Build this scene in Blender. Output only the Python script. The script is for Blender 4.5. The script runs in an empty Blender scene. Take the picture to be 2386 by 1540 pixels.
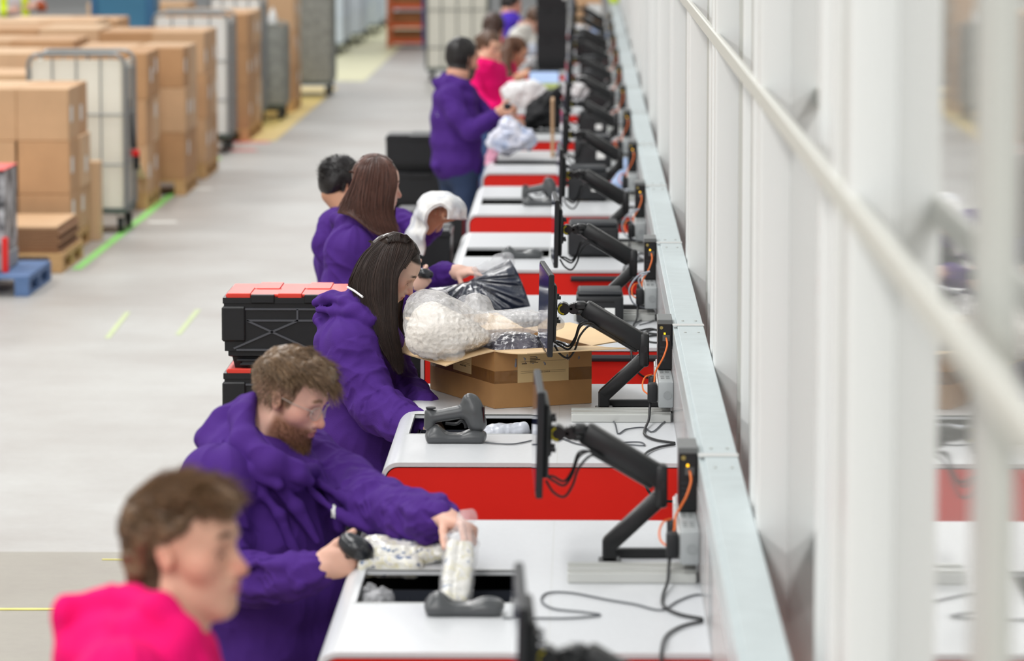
import bpy, bmesh, math, random
import numpy as np
from mathutils import Vector, Matrix, Euler
random.seed(7)
RNG = np.random.default_rng(11)
D2R = math.pi/180
SC = bpy.context.scene
COL = SC.collection

# ---------------------------------------------------------------- camera, light, exposure
FPX, CXP, CYP = 9242.0, 1193.0, 770.0           # focal length and image centre in pixels of the 2386 px wide frame
CAMZ = 2.85
PITCH, YAW = math.atan(1062/FPX), math.atan(169/FPX*math.cos(math.atan(1062/FPX)))
cam_d = bpy.data.cameras.new('camera')
cam = bpy.data.objects.new('camera', cam_d); COL.objects.link(cam)
cam.location = (0, 0, CAMZ)
cam.rotation_euler = Euler((math.pi/2-PITCH, 0, YAW), 'XYZ')
cam_d.sensor_width = 36.0; cam_d.lens = FPX/2386*36.0
cam_d.clip_start = 0.1; cam_d.clip_end = 400
cam_d.dof.use_dof = True; cam_d.dof.focus_distance = 13.6; cam_d.dof.aperture_fstop = 3.6
SC.camera = cam

world = bpy.data.worlds.new('world'); SC.world = world; world.use_nodes = True
world.node_tree.nodes['Background'].inputs[0].default_value = (0.93, 0.97, 1.0, 1)
world.node_tree.nodes['Background'].inputs[1].default_value = 0.5

def area(name, x, y, z, sx, sy, power, col=(1, .985, .96)):
    l = bpy.data.lights.new(name, 'AREA'); l.shape = 'RECTANGLE'; l.size = sx; l.size_y = sy
    l.energy = power; l.color = col
    o = bpy.data.objects.new(name, l); COL.objects.link(o); o.location = (x, y, z)
    return o
# rows of long hall luminaires, plus added fill rows behind the camera
for iy, y in enumerate((-15, -5, 4, 13, 22, 31, 42, 56, 74)):
    for ix, x in enumerate((-9.0, -3.2)):
        area('hall_and_fill_lamp', x, y, 8.5, 1.6, 6.0, 330 if y > 0 else 560)
SC.view_settings.view_transform = 'Standard'; SC.view_settings.look = 'None'
SC.view_settings.exposure = 0.0; SC.view_settings.gamma = 1.0
SC.view_settings.use_curve_mapping = False
try:
    SC.cycles.max_bounces = 6; SC.cycles.diffuse_bounces = 3; SC.cycles.glossy_bounces = 3
    SC.cycles.transparent_max_bounces = 12; SC.cycles.transmission_bounces = 4
    SC.cycles.caustics_reflective = False; SC.cycles.caustics_refractive = False
except Exception: pass

# ---------------------------------------------------------------- measuring
_cr, _sr = math.cos(YAW), math.sin(YAW); _cp, _sp = math.cos(PITCH), math.sin(PITCH)
FW = Vector((-_sr*_cp, _cr*_cp, -_sp)); RT = Vector((_cr, _sr, 0)); UP = RT.cross(FW)
def ray(px, py):
    return FW + RT*((px-CXP)/FPX) + UP*(-(py-CYP)/FPX)
def at(px, py, Y):
    "point at depth Y that is seen at px, py"
    r = ray(px, py); return Vector((0, 0, CAMZ)) + r*(Y/r.y)
def on(px, py, z):
    "point of height z that is seen at px, py"
    r = ray(px, py); return Vector((0, 0, CAMZ)) + r*((z-CAMZ)/r.z)
def ppm(Y): return FPX/Y

# ---------------------------------------------------------------- materials
def s2l(c):
    return tuple(((v/255)/12.92 if v/255 <= .04045 else (((v/255)+.055)/1.055)**2.4) for v in c)
MATS = {}
def mat(name, rgb, rough=.5, metal=0, var=0, vscale=6, bump=0, bscale=40, spec=.5, alpha=1, trans=0, ior=1.45,
        emit=0, sheen=0, coat=0, attr=False, stretch=None, sss=0, two=None, tint=False):
    """principled surface; var = mottling of the colour, two = second colour mixed in by noise, bump = fine relief"""
    if name in MATS: return MATS[name]
    m = bpy.data.materials.new(name); m.use_nodes = True; MATS[name] = m
    nt = m.node_tree; N = nt.nodes; L = nt.links; b = N['Principled BSDF']
    c = s2l(rgb)+(1,)
    b.inputs['Base Color'].default_value = c; b.inputs['Roughness'].default_value = rough
    b.inputs['Metallic'].default_value = metal; b.inputs['Specular IOR Level'].default_value = spec
    b.inputs['Alpha'].default_value = alpha; b.inputs['Transmission Weight'].default_value = trans
    b.inputs['IOR'].default_value = ior
    if sheen:
        b.inputs['Sheen Weight'].default_value = sheen; b.inputs['Sheen Roughness'].default_value = .45
        b.inputs['Sheen Tint'].default_value = c
    if coat: b.inputs['Coat Weight'].default_value = coat; b.inputs['Coat Roughness'].default_value = .08
    if sss:
        b.inputs['Subsurface Weight'].default_value = sss; b.inputs['Subsurface Radius'].default_value = (.012, .005, .003)
        b.inputs['Subsurface Scale'].default_value = 1.0
    if emit: b.inputs['Emission Color'].default_value = c; b.inputs['Emission Strength'].default_value = emit
    tc = N.new('ShaderNodeTexCoord'); vec = tc.outputs['Object']
    if stretch:
        mp = N.new('ShaderNodeMapping'); mp.inputs['Scale'].default_value = stretch
        L.new(vec, mp.inputs[0]); vec = mp.outputs[0]
    src = None
    if attr:
        a = N.new('ShaderNodeAttribute'); a.attribute_name = 'Col'; src = a.outputs['Color']
    if var or two:
        n = N.new('ShaderNodeTexNoise'); n.inputs['Scale'].default_value = vscale; n.inputs['Detail'].default_value = 5
        L.new(vec, n.inputs['Vector'])
        mx = N.new('ShaderNodeMix'); mx.data_type = 'RGBA'; mx.blend_type = 'MIX'
        if two:
            cr = N.new('ShaderNodeMapRange'); cr.inputs['From Min'].default_value = .42; cr.inputs['From Max'].default_value = .6
            L.new(n.outputs[0], cr.inputs[0]); L.new(cr.outputs[0], mx.inputs[0])
            mx.inputs[6].default_value = c; mx.inputs[7].default_value = s2l(two)+(1,)
        else:
            mx.blend_type = 'MULTIPLY'; mx.inputs[0].default_value = 1
            cr = N.new('ShaderNodeMapRange'); cr.inputs['From Min'].default_value = .25; cr.inputs['From Max'].default_value = .75
            cr.inputs['To Min'].default_value = 1-var; cr.inputs['To Max'].default_value = 1+var
            L.new(n.outputs[0], cr.inputs[0])
            if src: L.new(src, mx.inputs[6])
            else: mx.inputs[6].default_value = c
            cb = N.new('ShaderNodeCombineColor')
            for i in range(3): L.new(cr.outputs[0], cb.inputs[i])
            L.new(cb.outputs[0], mx.inputs[7])
        src = mx.outputs[2]
    if tint:
        a = N.new('ShaderNodeAttribute'); a.attribute_name = 'Col'; m2 = N.new('ShaderNodeMix'); m2.data_type = 'RGBA'; m2.blend_type = 'MULTIPLY'; m2.inputs[0].default_value = 1
        if src: L.new(src, m2.inputs[6])
        else: m2.inputs[6].default_value = c
        L.new(a.outputs['Color'], m2.inputs[7]); src = m2.outputs[2]
    if src: L.new(src, b.inputs['Base Color'])
    if bump:
        n2 = N.new('ShaderNodeTexNoise'); n2.inputs['Scale'].default_value = bscale; n2.inputs['Detail'].default_value = 4
        L.new(vec, n2.inputs['Vector'])
        bp = N.new('ShaderNodeBump'); bp.inputs['Strength'].default_value = bump; bp.inputs['Distance'].default_value = .01
        L.new(n2.outputs[0], bp.inputs['Height']); L.new(bp.outputs[0], b.inputs['Normal'])
    return m

# ---------------------------------------------------------------- objects, naming
def setp(o, label=None, cat=None, group=None, kind=None):
    for k, v in (('label', label), ('category', cat), ('group', group), ('kind', kind)):
        if v: o[k] = v
    return o
def thing(name, label, cat, loc=(0, 0, 0), group=None):
    o = bpy.data.objects.new(name, None); o.empty_display_size = .05; COL.objects.link(o); o.location = loc
    return setp(o, label, cat, group)
def adopt(o, parent):
    o.parent = parent
    w = Matrix.Translation(parent.location) if parent.type == 'EMPTY' else Matrix.Identity(4)
    o.matrix_parent_inverse = w.inverted()
    return o
def finish(name, me, m, parent=None, smooth=False, ang=None):
    if not isinstance(m, (list, tuple)): m = [m]
    for k in m: me.materials.append(k)
    if smooth:
        me.polygons.foreach_set('use_smooth', np.ones(len(me.polygons), dtype=bool))
        if ang: me.set_sharp_from_angle(angle=ang*D2R)
    o = bpy.data.objects.new(name, me); COL.objects.link(o)
    if parent: adopt(o, parent)
    return o
def obj(name, bm, m, parent=None, smooth=False, ang=35):
    me = bpy.data.meshes.new(name); bm.normal_update(); bm.to_mesh(me); bm.free()
    return finish(name, me, m, parent, smooth, ang)
def copy_tree(o, parent=None):
    c = o.copy(); COL.objects.link(c)
    if parent:
        c.parent = parent; c.matrix_parent_inverse = o.matrix_parent_inverse.copy()
    for ch in list(o.children): copy_tree(ch, c)
    return c
def dup(root, off, label=None, group=None):
    c = copy_tree(root)
    if root.type == 'EMPTY': c.location = root.location + Vector(off)
    else: c.location = root.location + Vector(off)
    if label: c['label'] = label
    if group: c['group'] = group
    return c

# ---------------------------------------------------------------- shapes
def B(): return bmesh.new()
def box(bm, x0, x1, y0, y1, z0, z1, bev=0, M=None, seg=1):
    r = bmesh.ops.create_cube(bm, size=1)
    vs = r['verts']
    T = Matrix.Translation(((x0+x1)/2, (y0+y1)/2, (z0+z1)/2)) @ Matrix.Diagonal((x1-x0, y1-y0, z1-z0, 1))
    bmesh.ops.transform(bm, matrix=T, verts=vs)
    if bev:
        es = list({e for v in vs for e in v.link_edges})
        r = bmesh.ops.bevel(bm, geom=es, offset=bev, segments=seg, profile=.5, affect='EDGES', clamp_overlap=True)
        vs = list({v for f in r['faces'] for v in f.verts} | {v for v in vs if v.is_valid})
    if M is not None: bmesh.ops.transform(bm, matrix=M, verts=vs)
    return vs
def frame_of(d):
    d = d.normalized(); a = Vector((0, 0, 1)) if abs(d.z) < .9 else Vector((1, 0, 0))
    u = d.cross(a).normalized(); return u, d.cross(u).normalized()
def cyl(bm, p0, p1, r0, r1=None, seg=16):
    p0, p1 = Vector(p0), Vector(p1); r1 = r0 if r1 is None else r1
    u, v = frame_of(p1-p0); A = []; Bv = []
    for i in range(seg):
        t = 2*math.pi*i/seg; w = u*math.cos(t)+v*math.sin(t)
        A.append(bm.verts.new(p0+w*r0)); Bv.append(bm.verts.new(p1+w*r1))
    for i in range(seg):
        j = (i+1) % seg; bm.faces.new((A[i], A[j], Bv[j], Bv[i]))
    bm.faces.new(A[::-1]); bm.faces.new(Bv)
def smooth_path(pts, n=6):
    P = [Vector(p) for p in pts]; P = [P[0]*2-P[1]]+P+[P[-1]*2-P[-2]]; out = []
    for i in range(1, len(P)-2):
        for k in range(n):
            t = k/n; a, b, c, d = P[i-1], P[i], P[i+1], P[i+2]
            out.append(.5*((2*b)+(c-a)*t+(2*a-5*b+4*c-d)*t*t+(3*b-a-3*c+d)*t**3))
    out.append(P[-2]); return out
def tube(bm, pts, r, seg=7, n=6, sm=True):
    P = smooth_path(pts, n) if sm else [Vector(p) for p in pts]
    u, v = frame_of(P[1]-P[0]); rings = []
    for i, p in enumerate(P):
        d = (P[min(i+1, len(P)-1)]-P[max(i-1, 0)]).normalized()
        u = (u-d*u.dot(d)).normalized(); v = d.cross(u)
        rr = r(i/(len(P)-1)) if callable(r) else r
        rings.append([bm.verts.new(p+(u*math.cos(2*math.pi*k/seg)+v*math.sin(2*math.pi*k/seg))*rr) for k in range(seg)])
    for a, b in zip(rings, rings[1:]):
        for k in range(seg): bm.faces.new((a[k], a[(k+1) % seg], b[(k+1) % seg], b[k]))
    bm.faces.new(rings[0][::-1]); bm.faces.new(rings[-1])
def prism(bm, poly, axis, a, b):
    "poly = 2-D points in the two other axes, in x,y,z order"
    def pt(p, t):
        q = list(p); q.insert(axis, t); return bm.verts.new(q)
    A = [pt(p, a) for p in poly]; C = [pt(p, b) for p in poly]; n = len(poly)
    for i in range(n): bm.faces.new((A[i], A[(i+1) % n], C[(i+1) % n], C[i]))
    bm.faces.new(A[::-1]); bm.faces.new(C)
    bmesh.ops.recalc_face_normals(bm, faces=bm.faces[-(n+2):] if False else list(bm.faces))
def text_mesh(name, body, size, M, m, parent):
    cu = bpy.data.curves.new(name, 'FONT'); cu.body = body; cu.size = size; cu.extrude = .0004
    o = bpy.data.objects.new(name, cu); COL.objects.link(o)
    dg = bpy.context.evaluated_depsgraph_get(); me = bpy.data.meshes.new_from_object(o.evaluated_get(dg))
    bpy.data.objects.remove(o); me.transform(M)
    return finish(name, me, m, parent)
def np_mesh(name, V, F, m, parent=None, smooth=True, col=None):
    "V (n,3), F (m,4) or (m,3)"
    me = bpy.data.meshes.new(name); V = np.asarray(V, np.float32); F = np.asarray(F, np.int32); k = F.shape[1]
    me.vertices.add(len(V)); me.vertices.foreach_set('co', V.ravel())
    me.loops.add(F.size); me.loops.foreach_set('vertex_index', F.ravel())
    me.polygons.add(len(F)); me.polygons.foreach_set('loop_start', np.arange(0, F.size, k, dtype=np.int32))
    me.polygons.foreach_set('loop_total', np.full(len(F), k, np.int32))
    me.update(calc_edges=True)
    if col is not None:
        at_ = me.attributes.new('Col', 'FLOAT_COLOR', 'POINT')
        at_.data.foreach_set('color', np.concatenate([col, np.ones((len(V), 1))], 1).astype(np.float32).ravel())
    return finish(name, me, m, parent, smooth)

# ---------------------------------------------------------------- noise and blended solids
def _hash(ix, iy, iz, seed):
    h = (ix*73856093) ^ (iy*19349663) ^ (iz*83492791) ^ (seed*2654435761 & 0x7fffffff)
    h = (h ^ (h >> 13))*1274126177 & 0xffffffff; h = h ^ (h >> 16)
    return (h & 0xffff)/32767.5-1
def vnoise(P, seed=0):
    P = np.asarray(P, np.float64); I = np.floor(P).astype(np.int64); f = P-I; f = f*f*f*(f*(f*6-15)+10)
    r = 0
    for dx in (0, 1):
        for dy in (0, 1):
            for dz in (0, 1):
                w = (f[:, 0] if dx else 1-f[:, 0])*(f[:, 1] if dy else 1-f[:, 1])*(f[:, 2] if dz else 1-f[:, 2])
                r = r+w*_hash(I[:, 0]+dx, I[:, 1]+dy, I[:, 2]+dz, seed)
    return r
def v3(a): return np.array((a[0], a[1], a[2]), float)
def cap(a, b, ra, rb=None, k=.02, op='u'):
    return dict(t='c', a=v3(a), b=v3(b), ra=ra, rb=ra if rb is None else rb, k=k, op=op)
def ell(c, r, R=None, k=.02, op='u'):
    return dict(t='e', c=v3(c), r=np.array((r, r, r) if np.isscalar(r) else r, float), R=np.eye(3) if R is None else np.array(R), k=k, op=op)
def sec(a, b, ra, rb, R, k=.02, op='u'):
    "elliptic limb from a to b; ra/rb = (half depth along R[:,0], half width along R[:,1])"
    return dict(t='s', a=v3(a), b=v3(b), ra=ra, rb=rb, R=np.array(R), k=k, op=op)
def rbox(c, h, R=None, rad=.01, k=.01, op='u'):
    return dict(t='b', c=v3(c), h=np.array(h, float), R=np.eye(3) if R is None else np.array(R), rad=rad, k=k, op=op)
def dist(p, P):
    t = p['t']
    if t == 'c':
        ab = p['b']-p['a']; q = P-p['a']; h = np.clip(q@ab/max(ab@ab, 1e-12), 0, 1)
        d = q-h[:, None]*ab; return np.sqrt((d*d).sum(1))-(p['ra']+(p['rb']-p['ra'])*h)
    if t == 'e':
        q = ((P-p['c'])@p['R']); k0 = np.sqrt(((q/p['r'])**2).sum(1)); k1 = np.sqrt(((q/p['r']**2)**2).sum(1))+1e-9
        return np.where(k0 > 1e-6, k0*(k0-1)/k1, -p['r'].min())
    if t == 'b':
        q = np.abs((P-p['c'])@p['R'])-(p['h']-p['rad'])
        return np.sqrt((np.maximum(q, 0)**2).sum(1))+np.minimum(q.max(1), 0)-p['rad']
    ab = p['b']-p['a']; q = P-p['a']; h = np.clip(q@ab/max(ab@ab, 1e-12), 0, 1)
    d = q-h[:, None]*ab; l = d@p['R']
    A = p['ra'][0]+(p['rb'][0]-p['ra'][0])*h; W = p['ra'][1]+(p['rb'][1]-p['ra'][1])*h; Cc = np.minimum(A, W)*.6
    k0 = np.sqrt((l[:, 0]/A)**2+(l[:, 1]/W)**2+(l[:, 2]/Cc)**2)
    k1 = np.sqrt((l[:, 0]/A**2)**2+(l[:, 1]/W**2)**2+(l[:, 2]/Cc**2)**2)+1e-9
    return np.where(k0 > 1e-6, k0*(k0-1)/k1, -np.minimum(A, W))
def ext(p):
    t = p['t']
    if t == 'c':
        r = max(p['ra'], p['rb']); return np.minimum(p['a'], p['b'])-r, np.maximum(p['a'], p['b'])+r
    if t == 'e': r = p['r'].max(); return p['c']-r, p['c']+r
    if t == 'b': r = np.linalg.norm(p['h']); return p['c']-r, p['c']+r
    r = max(p['ra']+p['rb']); return np.minimum(p['a'], p['b'])-r, np.maximum(p['a'], p['b'])+r
def combine(ps, P, d0=None):
    v = np.full(len(P), 1.0) if d0 is None else d0
    for p in ps:
        d = dist(p, P); k = p['k']
        if p['op'] == 'u':
            h = np.maximum(k-np.abs(v-d), 0)/k if k else 0
            v = np.minimum(v, d)-h*h*k*.25
        else:
            d = -d; h = np.maximum(k-np.abs(v-d), 0)/k if k else 0
            v = np.maximum(v, d)+h*h*k*.25
    return v
def sdf_mesh(ps, vox, zmin=None):
    "smooth union / cut of the solids as one closed surface (surface nets); returns V, F"
    lo = np.min([ext(p)[0] for p in ps if p['op'] == 'u'], 0)-3*vox; hi = np.max([ext(p)[1] for p in ps if p['op'] == 'u'], 0)+3*vox
    if zmin is not None: lo[2] = max(lo[2], zmin)
    NB = 12; nb = np.ceil((hi-lo)/(vox*NB)).astype(int); n = nb*NB+1
    vol = np.full(n, 1.0, np.float32)
    ci = np.stack(np.meshgrid(*[np.arange(k) for k in nb], indexing='ij'), -1).reshape(-1, 3)
    cen = lo+(ci*NB+NB/2)*vox; rb = NB*vox*.87
    D = np.stack([dist(p, cen) for p in ps], 1)
    tot = np.full(len(cen), 1.0)
    for i, p in enumerate(ps):
        d = D[:, i]; k = p['k'] or 1e-6
        if p['op'] == 'u':
            h = np.maximum(k-np.abs(tot-d), 0)/k; tot = np.minimum(tot, d)-h*h*k*.25
        else:
            d = -d; h = np.maximum(k-np.abs(tot-d), 0)/k; tot = np.maximum(tot, d)+h*h*k*.25
    act = np.nonzero(np.abs(tot) < rb*1.6+.01)[0]
    deep = np.nonzero(tot <= -(rb*1.6+.01))[0]
    for i in deep:
        a = ci[i]*NB; vol[a[0]:a[0]+NB+1, a[1]:a[1]+NB+1, a[2]:a[2]+NB+1] = -1
    g = np.stack(np.meshgrid(*[np.arange(NB+1)]*3, indexing='ij'), -1).reshape(-1, 3)*vox
    for i in act:
        sel = [p for j, p in enumerate(ps) if abs(D[i, j]) < rb*1.7+p['k']+.02 or (D[i, j] < 0)]
        a = ci[i]*NB
        vol[a[0]:a[0]+NB+1, a[1]:a[1]+NB+1, a[2]:a[2]+NB+1] = combine(sel, g+(lo+a*vox)).reshape((NB+1,)*3)
    return nets(vol, lo, vox)
def nets(vol, lo, vox):
    s = vol < 0; any_ = np.zeros(np.array(vol.shape)-1, bool); all_ = np.ones_like(any_)
    X, Y, Z = any_.shape
    for dx in (0, 1):
        for dy in (0, 1):
            for dz in (0, 1):
                c = s[dx:dx+X, dy:dy+Y, dz:dz+Z]; any_ |= c; all_ &= c
    cells = np.argwhere(any_ & ~all_); idx = np.full(any_.shape, -1, np.int32)
    idx[cells[:, 0], cells[:, 1], cells[:, 2]] = np.arange(len(cells))
    co = [(a, b, c) for a in (0, 1) for b in (0, 1) for c in (0, 1)]
    val = np.stack([vol[cells[:, 0]+a, cells[:, 1]+b, cells[:, 2]+c] for a, b, c in co], 1)
    acc = np.zeros((len(cells), 3)); cnt = np.zeros(len(cells))
    for i in range(8):
        for j in range(i+1, 8):
            if sum(abs(co[i][q]-co[j][q]) for q in range(3)) != 1: continue
            m = (val[:, i] < 0) != (val[:, j] < 0)
            t = val[:, i]/np.where(m, val[:, i]-val[:, j], 1)
            pt = np.array(co[i])+t[:, None]*(np.array(co[j])-np.array(co[i]))
            acc[m] += pt[m]; cnt[m] += 1
    V = (cells+acc/cnt[:, None])*vox+lo; F = []
    for ax in range(3):
        sl0 = [slice(None)]*3; sl1 = [slice(None)]*3; sl0[ax] = slice(0, -1); sl1[ax] = slice(1, None)
        a, b = s[tuple(sl0)], s[tuple(sl1)]
        e = np.argwhere(a != b); o1, o2 = [(1, 2), (2, 0), (0, 1)][ax]
        e = e[(e[:, o1] > 0) & (e[:, o2] > 0) & (e[:, o1] < vol.shape[o1]-1) & (e[:, o2] < vol.shape[o2]-1)]
        inside = a[e[:, 0], e[:, 1], e[:, 2]]
        q = []
        for d1, d2 in ((1, 1), (0, 1), (0, 0), (1, 0)):
            c = e.copy(); c[:, o1] -= d1; c[:, o2] -= d2; q.append(idx[c[:, 0], c[:, 1], c[:, 2]])
        q = np.stack(q, 1); q[~inside] = q[~inside][:, ::-1]
        F.append(q)
    F = np.concatenate(F); F = F[(F >= 0).all(1)]
    return V, F
def vnormals(V, F):
    n = np.cross(V[F[:, 2]]-V[F[:, 0]], V[F[:, 3]]-V[F[:, 1]]); N = np.zeros_like(V)
    for k in range(4): np.add.at(N, F[:, k], n)
    return N/(np.linalg.norm(N, axis=1)[:, None]+1e-12)
def relax(V, F, it=2, lam=.5):
    n = len(V)
    for _ in range(it):
        S = np.zeros_like(V); c = np.zeros(n)
        for a, b in ((0, 1), (1, 2), (2, 3), (3, 0)):
            np.add.at(S, F[:, a], V[F[:, b]]); np.add.at(S, F[:, b], V[F[:, a]])
            np.add.at(c, F[:, a], 1); np.add.at(c, F[:, b], 1)
        V = V+lam*(S/np.maximum(c, 1)[:, None]-V)
    return V
def chain(pts, Y0, k=.03, sc=1.0):
    "rounded limb through (px, py, dY, radius in px) points measured at depth Y0"
    out = []
    Q = [(at(p[0], p[1], Y0+p[2]), p[3]*sc/ppm(Y0)) for p in pts]
    if len(Q) == 1: return [ell(Q[0][0], Q[0][1], k=k)]
    for (a, ra), (b, rb) in zip(Q, Q[1:]): out.append(cap(a, b, ra, rb, k=k))
    return out
def strands_mesh(paths, r0, r1):
    "paths (n, m, 3) -> thin three-sided hairs"
    P = np.asarray(paths); n, m, _ = P.shape
    T = np.gradient(P, axis=1); T /= np.linalg.norm(T, axis=2, keepdims=True)+1e-12
    A = np.broadcast_to(np.array((.3, -.9, .2)), T.shape); U = np.cross(T, A); U /= np.linalg.norm(U, axis=2, keepdims=True)+1e-12
    W = np.cross(T, U); r = (r0+(r1-r0)*np.linspace(0, 1, m)**1.5)[None, :, None]
    V = np.stack([P+r*(U*math.cos(t)+W*math.sin(t)) for t in (0, 2.094, 4.189)], 2)
    base = (np.arange(n)[:, None]*m+np.arange(m-1)[None])*3
    F = []
    for k in range(3):
        j = (k+1) % 3; F.append(np.stack([base+k, base+j, base+3+j, base+3+k], -1).reshape(-1, 4))
    return V.reshape(-1, 3), np.concatenate(F)
def strand_tint(n, m, seed=0):
    v = np.random.default_rng(seed).normal(1, .33, n).clip(.35, 2.2); return np.repeat(v, m*3)[:, None]*np.ones((1, 3))
# ================================================================ materials used all over
M_white = mat('worktop_white', (214, 216, 219), .32, var=.035, vscale=90, spec=.5)
M_edge = mat('worktop_edge', (205, 206, 204), .4)
M_red = mat('red_panel', (230, 36, 24), .42, var=.03, vscale=3)
M_blackp = mat('black_plastic', (27, 28, 31), .42, var=.12, vscale=30, bump=.05, bscale=300)
M_dark = mat('dark_plastic', (44, 46, 50), .38)
M_gap = mat('gap_black', (14, 14, 15), .7)  # one near-black colour for panel backing, carcass and paper slot
M_blackm = mat('black_metal', (24, 25, 27), .34, spec=.6)
M_grey = mat('scanner_grey', (78, 80, 82), .3, spec=.5)
M_alu = mat('aluminium', (205, 206, 202), .33, metal=.35)
M_galv = mat('galvanised_steel', (203, 214, 216), .36, metal=.3, var=.05, vscale=14)
M_socket = mat('socket_grey', (166, 170, 171), .38)
M_orange = mat('orange_cable', (240, 120, 52), .45)
M_yellow = mat('yellow_plastic', (225, 205, 20), .5)
M_rubber = mat('cable_black', (30, 31, 33), .5)
M_greycab = mat('cable_grey', (90, 93, 98), .5)
M_paper = mat('paper_white', (238, 238, 236), .6)
M_screen = mat('screen', (34, 40, 70), .05, emit=.14, spec=.8)
M_clear = mat('clear_acrylic', (230, 232, 234), .2, alpha=.45)
M_redp = mat('red_plastic', (232, 34, 30), .34)
M_wall = mat('wall_panel_gloss', (172, 174, 172), .03, spec=.8)
M_post = mat('wall_post_white', (232, 234, 233), .3)
M_postg = mat('wall_post_grey', (192, 194, 189), .35)
M_rail = mat('wall_rail', (204, 204, 196), .45)

# ================================================================ floor, far wall, partition
fm = bpy.data.materials.new('floor_concrete'); fm.use_nodes = True
nt = fm.node_tree; N = nt.nodes; L = nt.links; bs = N['Principled BSDF']
tc = N.new('ShaderNodeTexCoord'); sp = N.new('ShaderNodeSeparateXYZ'); L.new(tc.outputs['Object'], sp.inputs[0])
n1 = N.new('ShaderNodeTexNoise'); n1.inputs['Scale'].default_value = .55; n1.inputs['Detail'].default_value = 6; n1.inputs['Roughness'].default_value = .65
L.new(tc.outputs['Object'], n1.inputs['Vector'])
ramp = N.new('ShaderNodeValToRGB'); e = ramp.color_ramp.elements
e[0].position = .33; e[0].color = s2l((160, 154, 148))+(1,); e[1].position = .68; e[1].color = s2l((186, 185, 181))+(1,)
L.new(n1.outputs[0], ramp.inputs[0])
n2 = N.new('ShaderNodeTexNoise'); n2.inputs['Scale'].default_value = 22; n2.inputs['Detail'].default_value = 4
L.new(tc.outputs['Object'], n2.inputs['Vector'])
mr = N.new('ShaderNodeMapRange'); mr.inputs['To Min'].default_value = .93; mr.inputs['To Max'].default_value = 1.06
L.new(n2.outputs[0], mr.inputs[0])
mul = N.new('ShaderNodeMix'); mul.data_type = 'RGBA'; mul.blend_type = 'MULTIPLY'; mul.inputs[0].default_value = 1
cb = N.new('ShaderNodeCombineColor')
for i in range(3): L.new(mr.outputs[0], cb.inputs[i])
L.new(ramp.outputs[0], mul.inputs[6]); L.new(cb.outputs[0], mul.inputs[7])
# the older brown screed in front of y = 16.5 m
st = N.new('ShaderNodeMath'); st.operation = 'LESS_THAN'; st.inputs[1].default_value = 16.55; L.new(sp.outputs[1], st.inputs[0])
br = N.new('ShaderNodeMix'); br.data_type = 'RGBA'; br.blend_type = 'MULTIPLY'; br.inputs[7].default_value = (.68, .63, .53, 1)
L.new(st.outputs[0], br.inputs[0]); L.new(mul.outputs[2], br.inputs[6])
L.new(br.outputs[2], bs.inputs['Base Color']); bs.inputs['Roughness'].default_value = .42
bm = B(); box(bm, -16, 8, -2, 112, -.05, 0); setp(obj('floor', bm, fm), kind='structure')
bm = B(); box(bm, -16, 8, 110, 110.2, 0, 10)
setp(obj('wall_back', bm, mat('far_wall', (222, 226, 230), .7)), kind='structure')
bm = B(); box(bm, -16, -15.8, -2, 110, 0, 10)
setp(obj('wall_left', bm, mat('left_wall', (214, 212, 206), .8)), kind='structure')

bm = B(); box(bm, .47, .53, 2.2, 70, 0, 4.2); setp(obj('wall_right', bm, M_wall), kind='structure')
def post(y, w, d, m, n=[0]):
    "folded upright of the partition: a shallow hat section on the panel"
    bm = B(); x1 = .47; x0 = x1-d
    prism(bm, [(x1, y-w/2), (x0+.006, y-w/2+.012), (x0, y-w/2+.02), (x0, y+w/2-.02), (x0+.006, y+w/2-.012), (x1, y+w/2)], 2, 0, 4.2)
    n[0] += 1
    setp(obj('trim_%d' % n[0], bm, m, smooth=True, ang=50), kind='structure')
post(2.9, .2, .012, M_postg); post(4.52, .3, .012, M_postg)
for g in range(17):
    y = 5.96+3.07*g
    post(y+.08, .16, .068, M_post); post(y+.27, .2, .06, M_postg if g == 0 else M_post); post(y+.45, .14, .066, M_post)
    for q in range(5 if g else 2): post(y+(.95 if g else 1.2)+.42*q, .1, .014+.006*(q % 2), M_post if q % 2 else M_postg)
bm = B(); box(bm, .398, .415, 2.4, 62, 2.325, 2.37, .004); setp(obj('trim_200', bm, M_rail), kind='structure')
bm = B(); box(bm, .40, .47, 2.4, 62, 0, .12, .004); setp(obj('baseboard_right', bm, M_postg), kind='structure')

# ================================================================ floor tapes and marks
def tape(name, pts, w, m, label, dy=.003):
    bm = B(); P = [Vector((p[0], p[1], dy)) for p in pts]
    for a, b in zip(P, P[1:]):
        d = (b-a).normalized(); n = Vector((-d.y, d.x, 0))*w/2
        vs = [bm.verts.new(q) for q in (a-n, b-n, b+n, a+n)]; f = bm.faces.new(vs)
        r = bmesh.ops.extrude_face_region(bm, geom=[f]); bmesh.ops.translate(bm, verts=[v for v in r['geom'] if isinstance(v, bmesh.types.BMVert)], vec=(0, 0, -.0025))
    bmesh.ops.recalc_face_normals(bm, faces=bm.faces)
    return setp(obj(name, bm, m), label, 'floor tape')
M_tg = mat('tape_green', (150, 226, 120), .5, var=.15, vscale=4); M_tw = mat('tape_white', (232, 232, 226), .5)
M_ty = mat('tape_yellow', (226, 216, 110), .5, var=.2, vscale=9); M_tr = mat('tape_red', (224, 130, 128), .5)
def fl(px, py): p = on(px, py, 0); return (p.x, p.y)
tape('floor_tape', [fl(178, 628), fl(508, 368)], .07, M_tg, 'long green tape line on the floor along the carton pallets')
tape('floor_tape', [fl(345, 518), fl(412, 517)], .16, M_tw, 'short white tape bar on the floor beside the nearest roll cage wheel')
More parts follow.
